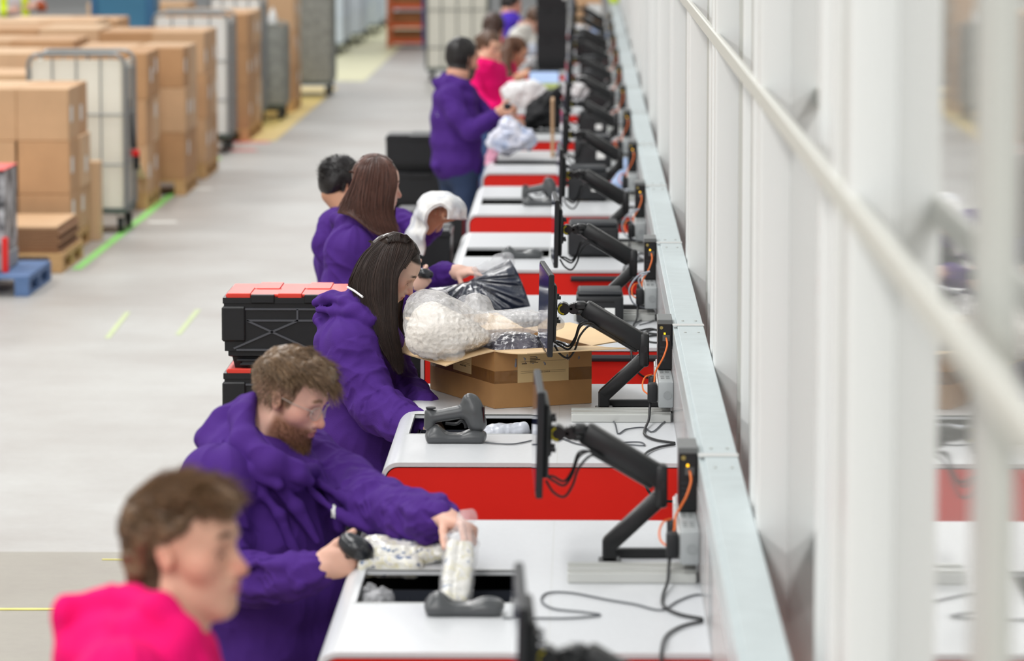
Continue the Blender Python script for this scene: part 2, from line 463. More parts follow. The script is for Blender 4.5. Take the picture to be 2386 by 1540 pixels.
tape('floor_tape', [fl(440, 441), fl(492, 440)], .16, M_tw, 'short white tape bar on the floor beside the wooden plank')
tape('floor_tape', [fl(540, 332), fl(628, 331)], .28, M_tr, 'faded red tape bar at the start of the yellow floor area')
tape('floor_tape', [fl(534, 351), fl(596, 350)], .28, M_tr, 'faded red tape bar beside the wheel of the second roll cage')
M_worn = mat('tape_worn', (196, 208, 160), .6, var=.12, vscale=8)
tape('floor_tape', [fl(250, 788), fl(298, 728)], .035, M_worn, 'worn yellow green tape trace on the open floor, left one')
tape('floor_tape', [fl(415, 780), fl(462, 722)], .035, M_worn, 'worn yellow green tape trace on the open floor, right one beside the red lidded totes')
tape('floor_tape', [fl(-60, 1420), fl(140, 1420)], .035, M_ty, 'yellow tape line on the brown floor behind the pink hooded person')
tape('floor_tape', [fl(238, 1304), fl(318, 1305)], .02, M_ty, 'thin yellow tape end where grey floor meets brown floor')
M_yz = mat('floor_yellow', (232, 204, 124), .45, var=.08, vscale=1.5)
def patch(pts, m, z=.004):
    bm = B(); vs = [bm.verts.new((x, y, z)) for x, y in pts]; bm.faces.new(vs)
    bmesh.ops.recalc_face_normals(bm, faces=bm.faces); return obj('floor_marking', bm, m)
setp(patch([(-3.95, 42.6), (-3.32, 42.6), (-3.32, 53.5), (-3.95, 53.5)], M_yz), 'yellow painted floor strip beneath the far roll cages', 'floor marking')
setp(patch([(-5.2, 55), (-3.05, 55), (-3.05, 78), (-5.2, 78)], mat('floor_pale_yellow', (222, 218, 178), .45, var=.06, vscale=1)), 'pale yellow painted floor far down the aisle', 'floor marking')

# ================================================================ packing benches
ORD = ['just below the lower edge of the photo', 'nearest in view', 'second from the camera', 'third from the camera', 'fourth from the camera', 'fifth from the camera',
       'sixth from the camera', 'seventh from the camera', 'eighth from the camera', 'ninth from the camera', 'tenth from the camera',
       'eleventh from the camera', 'twelfth from the camera', 'farthest of the row']
NBENCH = 14; PIT = 3.0
BX0, BX1, BZ, BY0, BY1 = -.625, .30, 1.05, 9.09, 11.0
def bench():
    t = thing('packing_bench', 'white packing bench with red end panel, nearest in view', 'workbench', (-.15, 10.05, 0), 'packing benches along the partition')
    bm = B(); R = .055; th = .013
    sx0, sx1, sy0, sy1 = -.566, -.165, BY0+.63, BY0+1.10
    box(bm, sx1, BX1, BY0, BY1, BZ-th, BZ); box(bm, sx0, sx1, BY0, sy0, BZ-th, BZ); box(bm, sx0, sx1, sy1, BY1, BZ-th, BZ)
    out = [(BX0+R+R*math.cos(a*D2R)-(0), BZ-R+R*math.sin(a*D2R)) for a in range(90, 181, 10)]
    out = [(sx0, BZ)]+out+[(BX0, .8)]
    inn = [(BX0+th, .8)]+[(BX0+R+(R-th)*math.cos(a*D2R), BZ-R+(R-th)*math.sin(a*D2R)) for a in range(180, 89, -10)]+[(sx0, BZ-th)]
    poly = out+inn
    A = [bm.verts.new((p[0], BY0, p[1])) for p in poly]; C = [bm.verts.new((p[0], BY1, p[1])) for p in poly]; n = len(poly)
    for i in range(n): bm.faces.new((A[i], A[(i+1) % n], C[(i+1) % n], C[i]))
    no = len(out)
    for i in range(no-1):
        j = n-1-i
        bm.faces.new((A[i], A[i+1], A[j-1], A[j])); bm.faces.new((C[i], C[i+1], C[j-1], C[j]))
    bmesh.ops.recalc_face_normals(bm, faces=bm.faces)
    obj('worktop', bm, M_white, t, True, 30)
    for nm, ya, yb, yc in (('end_panel', BY0+.004, BY0+.016, BY0+.03), ('end_panel', BY1-.004, BY1-.016, BY1-.03)):
        r = R-th-.004; cx, cz = BX0+R, BZ-R
        prof = [(BX1, .1), (BX1, BZ-th-.004)]+[(cx+r*math.cos(a*D2R), cz+r*math.sin(a*D2R)) for a in range(90, 181, 10)]+[(cx-r, .1)]
        bm = B(); prism(bm, prof, 1, min(ya, yb), max(ya, yb)); setp(obj(nm, bm, M_red, t), 'red end panel with rounded corner')
        bm = B(); prof2 = [(x+(.004 if x > 0 else -.004), z+.004) for x, z in prof]; prism(bm, prof2, 1, min(yb, yc), max(yb, yc)); obj('panel_backing', bm, M_gap, t)
    bm = B(); box(bm, BX0+.03, BX1, BY0+.03, BY1-.03, .1, .14); box(bm, BX0+.06, BX0+.075, BY0+.03, BY1-.03, .14, .8); box(bm, .24, .26, BY0+.03, BY1-.03, .14, 1.0)
    obj('carcass', bm, M_gap, t)
    for x in (-.55, .22):
        for y in (BY0+.1, BY1-.1):
            bm = B(); cyl(bm, (x, y, 0), (x, y, .1), .02); cyl(bm, (x, y, 0), (x, y, .015), .035); obj('foot', bm, M_blackm, t, True)
    bm = B(); rr = .008
    for x0, x1, y0, y1 in ((sx0-rr, sx1+rr, sy1, sy1+rr), (sx0-rr, sx1+rr, sy0-rr, sy0), (sx1, sx1+rr, sy0, sy1)): box(bm, x0, x1, y0, y1, BZ-.003, BZ+.0015)
    obj('slot_rim', bm, M_edge, t)
    bm = B()
    for ya in (10.0, 10.085): box(bm, -.04, .29, ya, ya+.07, BZ, BZ+.028, .003); box(bm, -.04, .29, ya+.02, ya+.05, BZ+.026, BZ+.033)
    setp(obj('support_rail', bm, M_alu, t), 'aluminium profile rail')
    bm = B(); box(bm, .085, .29, 10.38, 10.41, BZ, BZ+.025, .004); obj('cable_channel', bm, M_blackm, t)
    bm = B(); box(bm, -.082, -.080, BY0, BY1, BZ-.001, BZ+.0006); obj('worktop_joint', bm, M_edge, t)
    return t
b1 = bench(); benches = {1: b1}
for k in range(NBENCH):
    if k != 1: benches[k] = dup(b1, (0, PIT*(k-1), 0), 'white packing bench with red end panel, '+ORD[k], 'packing benches along the partition')
for k in range(3, NBENCH):
    y = BY0+PIT*(k-1); bm = B(); cyl(bm, (-.06, y-.024, 1.012), (.29, y-.024, 1.012), .0135, seg=12)
    for x in (-.02, .26): cyl(bm, (x, y-.024, 1.012), (x, y+.006, 1.012), .007, seg=8)
    setp(obj('handle_bar', bm, M_dark, benches[k], True), 'dark round handle bar')

def open_tote(name, x0, x1, y0, y1, z0, z1, m, label, group=None, cat='storage tote'):
    t = thing(name, label, cat, ((x0+x1)/2, (y0+y1)/2, z0), group)
    bm = B(); w = .008
    box(bm, x0, x1, y0, y1, z0, z0+w); box(bm, x0, x0+w, y0, y1, z0, z1); box(bm, x1-w, x1, y0, y1, z0, z1)
    box(bm, x0+w, x1-w, y0, y0+w, z0, z1); box(bm, x0+w, x1-w, y1-w, y1, z0, z1)
    nx = 4
    for i in range(1, nx): x = x0+(x1-x0)*i/nx; box(bm, x-.002, x+.002, y1-w-.004, y1-w, z0, z1-.02)
    obj('tote_body', bm, m, t)
    bm = B(); e = .006
    for a in ((x0-e, x1+e, y0-e, y0+e), (x0-e, x1+e, y1-e, y1+e), (x0-e, x0+e, y0-e, y1+e), (x1-e, x1+e, y0-e, y1+e)): box(bm, *a, z1-.016, z1, .002)
    obj('tote_rim', bm, M_dark, t)
    return t
M_toteb = mat('tote_blue_black', (40, 44, 54), .45)
for k in range(1, 9):
    y = BY0+PIT*(k-1)
    open_tote('storage_tote', -.55, -.18, y+.645, y+1.085, .7, 1.0, M_toteb, 'dark open tote in the slot of the bench '+ORD[k], 'totes in the bench slots')
    bm = B(); 
    for yy in (y+.65, y+1.07): box(bm, -.59, -.14, yy, yy+.012, .685, .7)
    obj('tote_shelf', bm, M_blackm, benches[k])

# ================================================================ trunking with sockets and small computers
def trunk():
    t = thing('cable_trunking', '', 'cable trunking', (.35, 10.18, 1.26), 'trunking lengths on the partition')
    y0, y1 = 10.184, 13.176
    bm = B(); box(bm, .30, .399, y0, y1, 1.262, 1.342, .002); obj('trunking_body', bm, M_galv, t)
    bm = B(); box(bm, .2975, .302, y0, y1, BZ-.02, 1.262); setp(obj('upstand', bm, M_clear, t), 'clear upstand strip')
    bm = B(); box(bm, .314, .401, y0, y1, 1.342, 1.35, .0015); obj('trunking_lid', bm, M_galv, t)
    bm = B(); box(bm, .298, .403, y0+.005, y0+.06, 1.3505, 1.352); obj('coupler_plate', bm, M_edge, t)
    bm = B()
    for x in (.335, .378):
        for y in (y0+.15, y1-.18): bm = B(); cyl(bm, (x, y, 1.35), (x, y, 1.3535), .0045, seg=10); obj('screw', bm, M_alu, t, True)
    return t
t0_ = trunk()
for k in range(-2, NBENCH-1):
    lab = 'galvanised trunking length behind the bench '+ORD[k+1] if k >= 0 else ('galvanised trunking length nearest the camera' if k == -1 else 'galvanised trunking length below the lower edge of the photo')
    if k == 0: t0_['label'] = lab
    else: dup(t0_, (0, PIT*k, 0), lab)

def computer():
    t = thing('mini_computer', 'small black computer upright on the trunking behind the bench nearest in view', 'computer', (.275, 10.36, 1.2), 'small computers on the trunking')
    bm = B(); box(bm, .25, .298, 10.275, 10.45, 1.192, 1.36, .003); obj('computer_case', bm, M_blackm, t)
    bm = B(); box(bm, .249, .299, 10.272, 10.452, 1.346, 1.362, .002); setp(obj('computer_lid', bm, mat('pc_lid', (110, 112, 112), .4), t), 'grey end cap')
    bm = B(); cyl(bm, (.262, 10.274, 1.335), (.262, 10.270, 1.335), .006, seg=10); obj('wifi_socket', bm, mat('brass', (176, 160, 96), .35, metal=.7), t, True)
    bm = B(); box(bm, .266, .29, 10.269, 10.276, 1.29, 1.31); obj('network_port', bm, mat('port', (90, 92, 92), .4), t)
    bm = B()
    for z in (1.22, 1.235, 1.25, 1.265): box(bm, .257, .275, 10.273, 10.2755, z, z+.007)
    obj('vent_grille', bm, M_dark, t)
    bm = B(); box(bm, .27, .276, 10.268, 10.276, 1.312, 1.318); obj('status_light', bm, mat('amber_led', (255, 190, 30), .4, emit=2.0), t)
    return t
def socket():
    t = thing('socket_box', 'grey multi-socket box on the trunking behind the bench nearest in view', 'socket box', (.27, 10.3, 1.11), 'socket boxes on the trunking')
    bm = B(); box(bm, .247, .297, 9.97, 10.6, 1.103, 1.19, .006, seg=2); obj('socket_housing', bm, M_socket, t, True)
    bm = B()
    for i in range(4):
        y = 10.02+.155*i; box(bm, .2425, .248, y, y+.13, 1.115, 1.18, .002)
    obj('socket_plate', bm, M_paper, t)
    for i in range(4):
        bm = B()
        for j in range(3):
            for q in range(2):
                y = 10.05+.155*i+.03*j; box(bm, .256+.018*q, .268+.018*q, y, y+.006, 1.1895, 1.191)
        obj('vent_grille', bm, mat('slot_grey', (110, 114, 114), .5), t)
    bm = B(); cyl(bm, (.277, 9.9705, 1.145), (.277, 9.968, 1.145), .014, seg=20); obj('knockout', bm, mat('knockout_grey', (150, 154, 155), .4), t, True)
    return t
def plug_lead():
    t = thing('power_lead', 'black plug and lead in the socket box behind the bench nearest in view', 'power lead', (.23, 10.05, 1.1), 'power leads in the socket boxes')
    bm = B(); box(bm, .212, .244, 10.0, 10.05, 1.115, 1.18, .008, seg=2); obj('plug', bm, M_rubber, t, True)
    bm = B(); box(bm, .218, .244, 10.19, 10.245, 1.12, 1.18, .008, seg=2); obj('plug', bm, M_dark, t, True)
    bm = B(); tube(bm, [(.222, 10.02, 1.118), (.219, 10.0, 1.095), (.215, 9.93, 1.07), (.2, 9.8, 1.056), (.2, 9.66, 1.056), (.235, 9.55, 1.056), (.29, 9.49, 1.056)], .0045)
    obj('cord', bm, M_rubber, t, True)
    bm = B(); tube(bm, [(.29, 9.46, 1.056), (.24, 9.4, 1.056), (.2, 9.28, 1.057), (.185, 9.12, 1.06), (.183, 9.06, 1.03), (.195, 9.04, .98), (.23, 9.04, .945), (.29, 9.06, .935)], .0042)
    obj('cord', bm, M_rubber, t, True)
    return t
def net_cable():
    bm = B(); tube(bm, [(.278, 10.27, 1.30), (.279, 10.235, 1.298), (.28, 10.215, 1.28), (.268, 10.2, 1.245), (.252, 10.2, 1.215), (.24, 10.2, 1.19), (.236, 10.15, 1.165), (.225, 10.1, 1.16)], .0032)
    tube(bm, [(.228, 10.2, 1.185), (.208, 10.17, 1.182), (.197, 10.13, 1.165), (.2, 10.1, 1.145), (.216, 10.07, 1.135)], .0028)
    return setp(obj('network_cable', bm, M_orange, None, True), 'orange network cable from the computer behind the bench nearest in view', 'cable', 'orange network cables')
for fn, wd, n, dy0 in ((computer, 'small black computer upright on the trunking behind the bench ', NBENCH-1, 0), (socket, 'grey multi-socket box on the trunking behind the bench ', NBENCH-1, 0),
                       (plug_lead, 'black plug and lead in the socket box behind the bench ', 9, 0), (net_cable, 'orange network cable from the computer behind the bench ', 11, 0)):
    p = fn()
    for k in range(2, n): dup(p, (0, PIT*(k-1), 0), wd+ORD[k])

# ================================================================ monitors on arms
def monitor(yw=-.016):
    t = thing('computer_monitor', '', 'monitor', (.07, 13.3, BZ), 'monitors on the benches')
    Y = 13.3
    bm = B(); box(bm, .04, .1, Y-.04, Y+.04, BZ, BZ+.012, .003); box(bm, .05, .088, Y-.02, Y+.02, BZ+.01, 1.118, .006); obj('arm_base', bm, M_blackm, t)
    def bar(bm, a, b, h, w, bev=.008):
        a, b = Vector((a[0], Y, a[1])), Vector((b[0], Y, b[1])); d = (b-a); Lg = d.length
        ang = math.atan2(d.z, d.x)
        M = Matrix.Translation((a+b)/2) @ Matrix.Rotation(-ang, 4, 'Y')
        box(bm, -Lg/2, Lg/2, -w/2, w/2, -h/2, h/2, bev, M, 2)
    bm = B(); bar(bm, (.064, 1.098), (.205, 1.23), .045, .042); obj('lower_arm', bm, M_blackm, t, True)
    bm = B(); box(bm, .186, .221, Y-.026, Y+.026, 1.2, 1.315, .01, seg=2); cyl(bm, (.203, Y-.029, 1.262), (.203, Y+.029, 1.262), .012); obj('elbow', bm, M_blackm, t, True)
    bm = B(); bar(bm, (.205, 1.277), (.0, 1.4), .062, .05, .012); bar(bm, (.19, 1.268), (.03, 1.362), .05, .034)
    obj('upper_arm', bm, M_blackm, t, True)
    bm = B(); bar(bm, (.008, 1.408), (-.03, 1.408), .026, .05); bar(bm, (.0, 1.386), (-.03, 1.386), .02, .04); cyl(bm, (-.034, Y-.02, 1.397), (-.034, Y+.02, 1.397), .018)
    bar(bm, (-.03, 1.397), (-.088, 1.397), .024, .04); cyl(bm, (-.068, Y-.026, 1.397), (-.068, Y+.026, 1.397), .021); obj('tilt_head', bm, M_blackm, t, True)
    bm = B()
    for i in range(9):
        a0, a1 = (105+i*19)*D2R, (105+(i+1)*19)*D2R; r0, r1 = .0135, .0185
        prism(bm, [(-.068+r*math.cos(a), 1.397+r*math.sin(a)) for r, a in ((r0, a0), (r1, a0), (r1, a1), (r0, a1))], 1, Y-.029, Y-.0255)
    setp(obj('tilt_scale', bm, M_yellow, t), 'yellow tilt scale')
    # the panel: faces the operator, slightly turned
    e = Vector((yw, .48, 0)).normalized(); n = Vector((-e.y, e.x, 0))           # n points to the operator
    c = Vector((-.112+yw*.4, 13.29, 1.3985))
    M = Matrix.Translation(c) @ Matrix(((e.x, n.x, 0, 0), (e.y, n.y, 0, 0), (0, 0, 1, 0), (0, 0, 0, 1))) @ Matrix.Rotation(1.2*D2R, 4, 'X')
    bm = B(); box(bm, -.243, .243, -.009, .009, -.1375, .1375, .003, M); obj('monitor_case', bm, M_blackp, t)
    bm = B(); box(bm, -.235, .235, .0085, .0102, -.122, .13, 0, M); obj('screen', bm, M_screen, t)
    bm = B(); box(bm, -.15, .15, -.026, -.008, -.1, .095, .012, M, 2); box(bm, -.055, .055, -.034, -.02, -.055, .055, .003, M); obj('monitor_back', bm, M_blackp, t, True)
    bm = B()
    for x in (-.04, .04):
        for z in (-.04, .04): bm = B(); cyl(bm, M @ Vector((x, -.034, z)), M @ Vector((x, -.046, z)), .006, seg=10); obj('thumb_screw', bm, M_blackm, t, True)
    for i, (z0, sag, yy) in enumerate(((1.287, 1.262, 0), (1.284, 1.27, .02), (1.278, 1.235, -.02))):
        bm = B(); Yc = Y+yy-.03
        tube(bm, [(-.098, Yc, z0), (-.078, Yc, sag+.012), (-.05, Yc, sag), (-.028, Yc, sag+.03), (-.012, Yc, sag+.075), (.02, Yc, 1.352-.004*i), (.05, Yc, 1.333)], .0036)
        obj('monitor_cable', bm, M_rubber, t, True)
    return t
m2 = monitor(-.036); m1 = monitor(); m1.location.y -= 3; MON = {}
for k in range(0, NBENCH-1):
    lab = 'black monitor on the bench '+ORD[k]
    if k == 2: m2['label'] = lab; MON[k] = m2
    elif k == 1: m1['label'] = lab; MON[k] = m1
    else: MON[k] = dup(m1, (0, PIT*(k-1), 0), lab)
# ================================================================ cartons, pallets, cages on the left
M_card = [mat('carton_brown', (200, 158, 118), .7, var=.07, vscale=5), mat('carton_tan', (208, 170, 132), .7, var=.06, vscale=5),
          mat('carton_ochre', (192, 148, 106), .7, var=.07, vscale=5), mat('carton_pale', (216, 182, 146), .7, var=.06, vscale=5)]
M_ptape = mat('parcel_tape', (176, 128, 66), .3, spec=.6)
M_wood = mat('pallet_wood', (208, 168, 118), .75, var=.14, vscale=9, stretch=(3, 1, 8))
M_bwood = mat('pallet_blue', (96, 124, 168), .7, var=.15, vscale=9)
def carton(x0, x1, y0, y1, z0, z1, label, group=None, m=None, tapes=True, papers=(), name='cardboard_box'):
    bm = B(); box(bm, x0, x1, y0, y1, z0, z1, .006)
    o = setp(obj(name, bm, m or random.choice(M_card)), label, 'cardboard box', group)
    if tapes:
        yc = (y0+y1)/2; bm = B(); box(bm, x0-.0008, x1+.0008, yc-.024, yc+.024, z1-.05, z1+.0012); obj('tape_strip', bm, M_ptape, o)
    for (u, v, w, h) in papers:      # on the right face: u along y, v along z, 0..1
        ya = y0+u*(y1-y0); za = z0+v*(z1-z0); bm = B(); box(bm, x1-.001, x1+.0016, ya, ya+w, za, za+h); setp(obj('paper_label', bm, M_paper, o), 'white paper label')
    return o
def pallet(x0, x1, y0, y1, label, m=None, h=.14):
    m = m or M_wood
    t = thing('pallet', label, 'pallet', ((x0+x1)/2, (y0+y1)/2, 0), 'pallets')
    n = 6; w = (y1-y0)/n; bm = B()
    for i in range(n): box(bm, x0, x1, y0+i*w, y0+i*w+w*.78, h-.022, h, .002)
    obj('deck', bm, m, t)
    for i in range(3):
        xa = x0+(x1-x0-.1)*i/2; bm = B(); box(bm, xa, xa+.1, y0, y1, 0, .02, .002); box(bm, xa, xa+.1, y0, y1, h-.042, h-.022)
        obj('stringer_board', bm, m, t)
        for j in range(3):
            ya = y0+(y1-y0-.14)*j/2; bm = B(); box(bm, xa+.002, xa+.098, ya, ya+.14, .02, h-.042, .003); obj('pallet_block', bm, m, t)
    return t
TIER = {1: ['only'], 2: ['lower', 'upper'], 3: ['lowest', 'middle', 'top'], 4: ['lowest', 'second', 'third', 'top']}
def stack(where, x1, y0, cols, rows, tiers, z0=.142, jit=.012, paper=.5, wide=None):
    "cartons on a pallet; the ones enclosed by others on every side are left out"
    nT = len(tiers); z = z0
    xl = x1-sum(cols); cn = {1: [''], 2: ['right', 'left'], 3: ['right', 'middle', 'left']}[len(cols)]
    rn = {1: [''], 2: ['front', 'back'], 3: ['front', 'centre', 'back']}[len(rows)]
    pallet(xl, x1, y0, y0+sum(rows), 'wooden pallet under the '+where)
    for ti, h in enumerate(tiers):
        xr = x1
        for ci, cw in enumerate(cols):
            ya = y0
            for ri, rw in enumerate(rows):
                if ci == 0 or ri == 0 or ti == nT-1:
                    dx = random.uniform(-jit, jit) if ti else 0
                    pp = [(random.uniform(.1, .6), random.uniform(.25, .55), .13, .12)] if (ci == 0 and random.random() < paper) else []
                    lab = ' '.join(('carton,', TIER[nT][ti], rn[ri], cn[ci], 'one of the', where)).replace('  ', ' ')
                    carton(xr-cw+.004+dx, xr-.004+dx, ya+.004, ya+rw-.004, z, z+h-.002, 'brown '+lab, 'cartons of the '+where, papers=pp)
                ya += rw
            xr -= cw
        z += h
    return z
stack('nearest pallet stack', -3.86, 29.7, [.40, .40, .38], [.6, .56], [.32, .40, .395], paper=.9)
stack('stack behind the nearest roll cage', -3.73, 33.8, [.5, .5], [.5, .5], [.4, .4, .4], paper=.7)
stack('stack with plank before it', -3.56, 35.3, [.46, .5], [.5, .6], [.42, .4, .36], paper=.7)
stack('stack beside the second roll cage', -3.56, 37.3, [.5, .5], [.62, .6], [.42, .42, .4], paper=.9)
stack('stack behind the second roll cage', -3.6, 42.5, [.5, .5], [.6, .6, .6], [.45, .42, .36], paper=.9)
stack('stack between the dark roll cages', -3.5, 47.9, [.5, .4], [.6, .6], [.42, .42, .42], paper=.8)
for i, (x1, y0, tr) in enumerate(((-4.55, 32.5, [.38, .36, .34]), (-4.75, 34.2, [.4, .4, .38]), (-4.62, 35.9, [.4, .42, .4]), (-4.6, 37.6, [.44, .42, .4]),
                                  (-4.85, 39.4, [.42, .42, .42]), (-4.9, 41.6, [.4, .4, .4]), (-4.7, 47.0, [.4, .4, .4]))):
    stack(['first', 'second', 'third', 'fourth', 'fifth', 'sixth', 'seventh'][i]+' stack of the second row', x1, y0, [.58, .6], [1.1], tr, paper=.3)
for i, (x1, y0, tr) in enumerate(((-5.95, 40.2, [.36, .36, .34]), (-6.0, 42.2, [.34, .34, .3]), (-6.1, 44.2, [.32, .32, .3]))):
    stack(['first', 'second', 'third'][i]+' stack of the third row', x1, y0, [.6, .6], [1.1], tr, paper=0)
# flattened cartons on a pallet in front
pallet(-4.85, -3.75, 28.35, 29.55, 'wooden pallet under the flattened cartons')
M_flat = mat('flat_card_edge', (150, 112, 82), .8, var=.3, vscale=30, stretch=(1, 1, 14)); M_flatt = M_card[1]
nw = ['lowest', 'second lowest', 'third lowest', 'fourth from the bottom', 'fifth from the bottom', 'fourth from the top', 'third from the top', 'second from the top', 'topmost']
for i in range(9):
    z = .142+i*.0215; bm = B(); dx = random.uniform(-.012, .012)
    box(bm, -4.8+dx, -3.78+dx+(.02 if i % 3 == 0 else 0), 28.4, 29.48, z, z+.0195, .004)
    setp(obj('flattened_carton', bm, M_flatt if i == 8 else M_flat), 'flattened carton in the floor level pile, '+nw[i], 'cardboard', 'flattened cartons')
carton(-4.0, -3.79, 30.9, 31.1, .0, .62, 'narrow upright carton between the nearest pallet stack and the roll cage', tapes=False)
# blue pallet and the wrapped red and black load
pallet(-4.6, -3.77, 26.75, 27.9, 'blue painted pallet at the left edge of the photo', M_bwood)
t = thing('wrapped_load', 'red edged load in black and white printed wrap on the blue pallet', 'wrapped goods', (-4.2, 27.2, .14))
bm = B(); box(bm, -4.6, -3.965, 27.0, 27.6, .27, .84, .01); obj('wrap', bm, mat('printed_wrap', (52, 52, 56), .35, two=(196, 196, 200), vscale=7), t)
bm = B()
for x in (-4.6, -4.04): box(bm, x-.012, x+.02, 26.985, 27.02, .14, .86, .004)
box(bm, -4.6, -3.96, 26.985, 27.62, .84, .848, .003); box(bm, -3.985, -3.945, 26.98, 27.05, .14, .38, .004); obj('red_edge', bm, M_redp, t)
bm = B(); box(bm, -4.5, -3.96, 27.0, 27.6, .142, .27, .01); setp(obj('base', bm, mat('load_base', (160, 160, 162), .6), t), 'grey base')

M_tubeg = mat('cage_tube', (146, 150, 152), .35, metal=.5); M_board = mat('cage_board', (246, 243, 230), .55, var=.03, vscale=3); M_boardw = mat('cage_board_white', (251, 251, 248), .5)
M_cageg = mat('cage_dark_grey', (150, 152, 147), .5, metal=.2, var=.3, vscale=14); M_base = mat('cage_base', (84, 98, 92), .5)
def roll_cage(label, x0, x1, y0, y1, h, board=None, m=None, nv=4, zb=.19, bars=(.55, .95), front=True, sheet=None):
    m = m or M_tubeg
    t = thing('roll_cage', label, 'roll cage', ((x0+x1)/2, (y0+y1)/2, 0), 'roll cages')
    bm = B(); box(bm, x0, x1, y0, y1, zb-.045, zb, .008); obj('base_platform', bm, M_base, t)
    for x in (x0+.07, x1-.05):
        for y in (y0+.08, y1-.08):
            w = None; bm = B(); cyl(bm, (x-.02, y, .062), (x+.02, y, .062), .06, seg=20); w = obj('castor', bm, M_rubber, t, True)
            bm = B(); box(bm, x-.03, x-.022, y-.02, y+.02, .05, zb-.04); box(bm, x+.022, x+.03, y-.02, y+.02, .05, zb-.04); cyl(bm, (x-.032, y, .062), (x+.032, y, .062), .012); obj('castor_fork', bm, M_cageg, w)
    def hoop(pts, nm):
        bm = B(); tube(bm, pts, .015, 8, 1, False); obj(nm, bm, m, t, True)
    r = .09; A = [math.pi/2*i/5 for i in range(6)]
    for y in ((y0, y1) if front else (y1,)):
        pts = [(x0, y, zb)]+[(x0+r-r*math.cos(a), y, h-r+r*math.sin(a)) for a in A]+[(x1-r+r*math.sin(a), y, h-r+r*math.cos(a)) for a in A]+[(x1, y, zb)]
        hoop(pts, 'tube_frame')
        bm = B()
        for i in range(1, nv): x = x0+(x1-x0)*i/nv; cyl(bm, (x, y, zb), (x, y, h), .0065, seg=6)
        for z in bars: cyl(bm, (x0, y-.006, z), (x1, y-.006, z), .0065, seg=6)
        obj('wire_grid', bm, m, t)
    for x in (x0, x1):
        bm = B()
        for z in bars+(h-.12,): cyl(bm, (x, y0, z), (x, y1, z), .0065, seg=6)
        n = 5
        for i in range(1, n): y = y0+(y1-y0)*i/n; cyl(bm, (x, y, zb), (x, y, h-.12), .0055, seg=6)
        obj('side_wire', bm, m, t)
    if board:
        bm = B(); box(bm, x0+.025, x1-.03, y0+.02, y0+.032, zb, h-.045, .003); obj('liner_board', bm, board, t)
        bm = B(); box(bm, x1-.03, x1-.02, y0+.04, y1-.03, zb, h-.06, .003); obj('liner_board', bm, board, t)
        bm = B(); box(bm, x0+.02, x0+.03, y0+.04, y1-.03, zb, h-.06, .003); obj('liner_board', bm, board, t)
    if sheet:
        bm = B(); box(bm, x0+.012, x1-.012, y0-.004, y0+.004, zb, h*sheet, .002); obj('sheet_panel', bm, m, t)
        bm = B(); box(bm, x1-.004, x1+.004, y0, y1, zb, h*sheet, .002)
        for i in range(4): y = y0+(y1-y0)*(i+.5)/4; box(bm, x1, x1+.012, y-.012, y+.012, zb, h*sheet)
        obj('sheet_panel', bm, m, t)
    return t
roll_cage('nearest roll cage lined with cream board, by the green tape', -4.43, -3.66, 31.55, 32.25, 1.43, M_board, zb=.2)
roll_cage('second roll cage lined with white board, behind the front carton stacks', -4.42, -3.65, 40.7, 41.5, 1.44, M_boardw, zb=.2)
roll_cage('roll cage half hidden behind the cartons, just past the second roll cage', -4.25, -3.66, 45.0, 45.7, 1.5, M_boardw)
roll_cage('dark grey sheet sided roll cage carrying white bottles, on the yellow floor', -4.2, -3.5, 46.2, 47.0, 1.12, None, M_cageg, sheet=1.0)
roll_cage('tall dark grey roll cage farthest along the yellow floor', -3.95, -3.28, 51.3, 52.3, 1.5, None, M_cageg, sheet=.88)
roll_cage('cream lined roll cage standing in the aisle behind the bearded person', -2.19, -1.33, 55.0, 55.8, 1.52, M_board, m=mat('cage_tube_dark', (98, 102, 100), .4, metal=.4), bars=(.47, .99))
M_blw = mat('cage_pale_blue', (224, 234, 246), .5)
for i in range(4):
    roll_cage('pale blue white roll cage far down the aisle, '+['nearest', 'second', 'third', 'last'][i]+' of its row', -4.55+.07*i, -3.85+.07*i, 63+i*4, 65.5+i*4, 1.7, M_blw, M_blw, bars=(.6, 1.1))
for i in range(5):
    x = -4.08+.11*i; y = 46.4+.1*(i % 2); bm = B(); r = [(.0, 0), (.045, .002), (.05, .02), (.05, .2), (.03, .26), (.016, .28), (.016, .31), (0, .31)]
    vs = []
    for rr, zz in r: vs.append([bm.verts.new((x+rr*math.cos(2*math.pi*q/12), y+rr*math.sin(2*math.pi*q/12), 1.0+zz)) for q in range(12)])
    for a, b in zip(vs, vs[1:]):
        for q in range(12): bm.faces.new((a[q], a[(q+1) % 12], b[(q+1) % 12], b[q]))
    bmesh.ops.remove_doubles(bm, verts=bm.verts, dist=1e-5)
    setp(obj('bottle', bm, M_paper, None, True), 'white bottle in the dark sheet sided roll cage', 'bottle', 'bottles in the dark roll cage')
bm = B(); box(bm, -4.18, -3.52, 46.25, 46.95, .96, .995); setp(obj('shelf_board', bm, M_cageg), 'grey shelf under the white bottles in the dark roll cage', 'shelf')
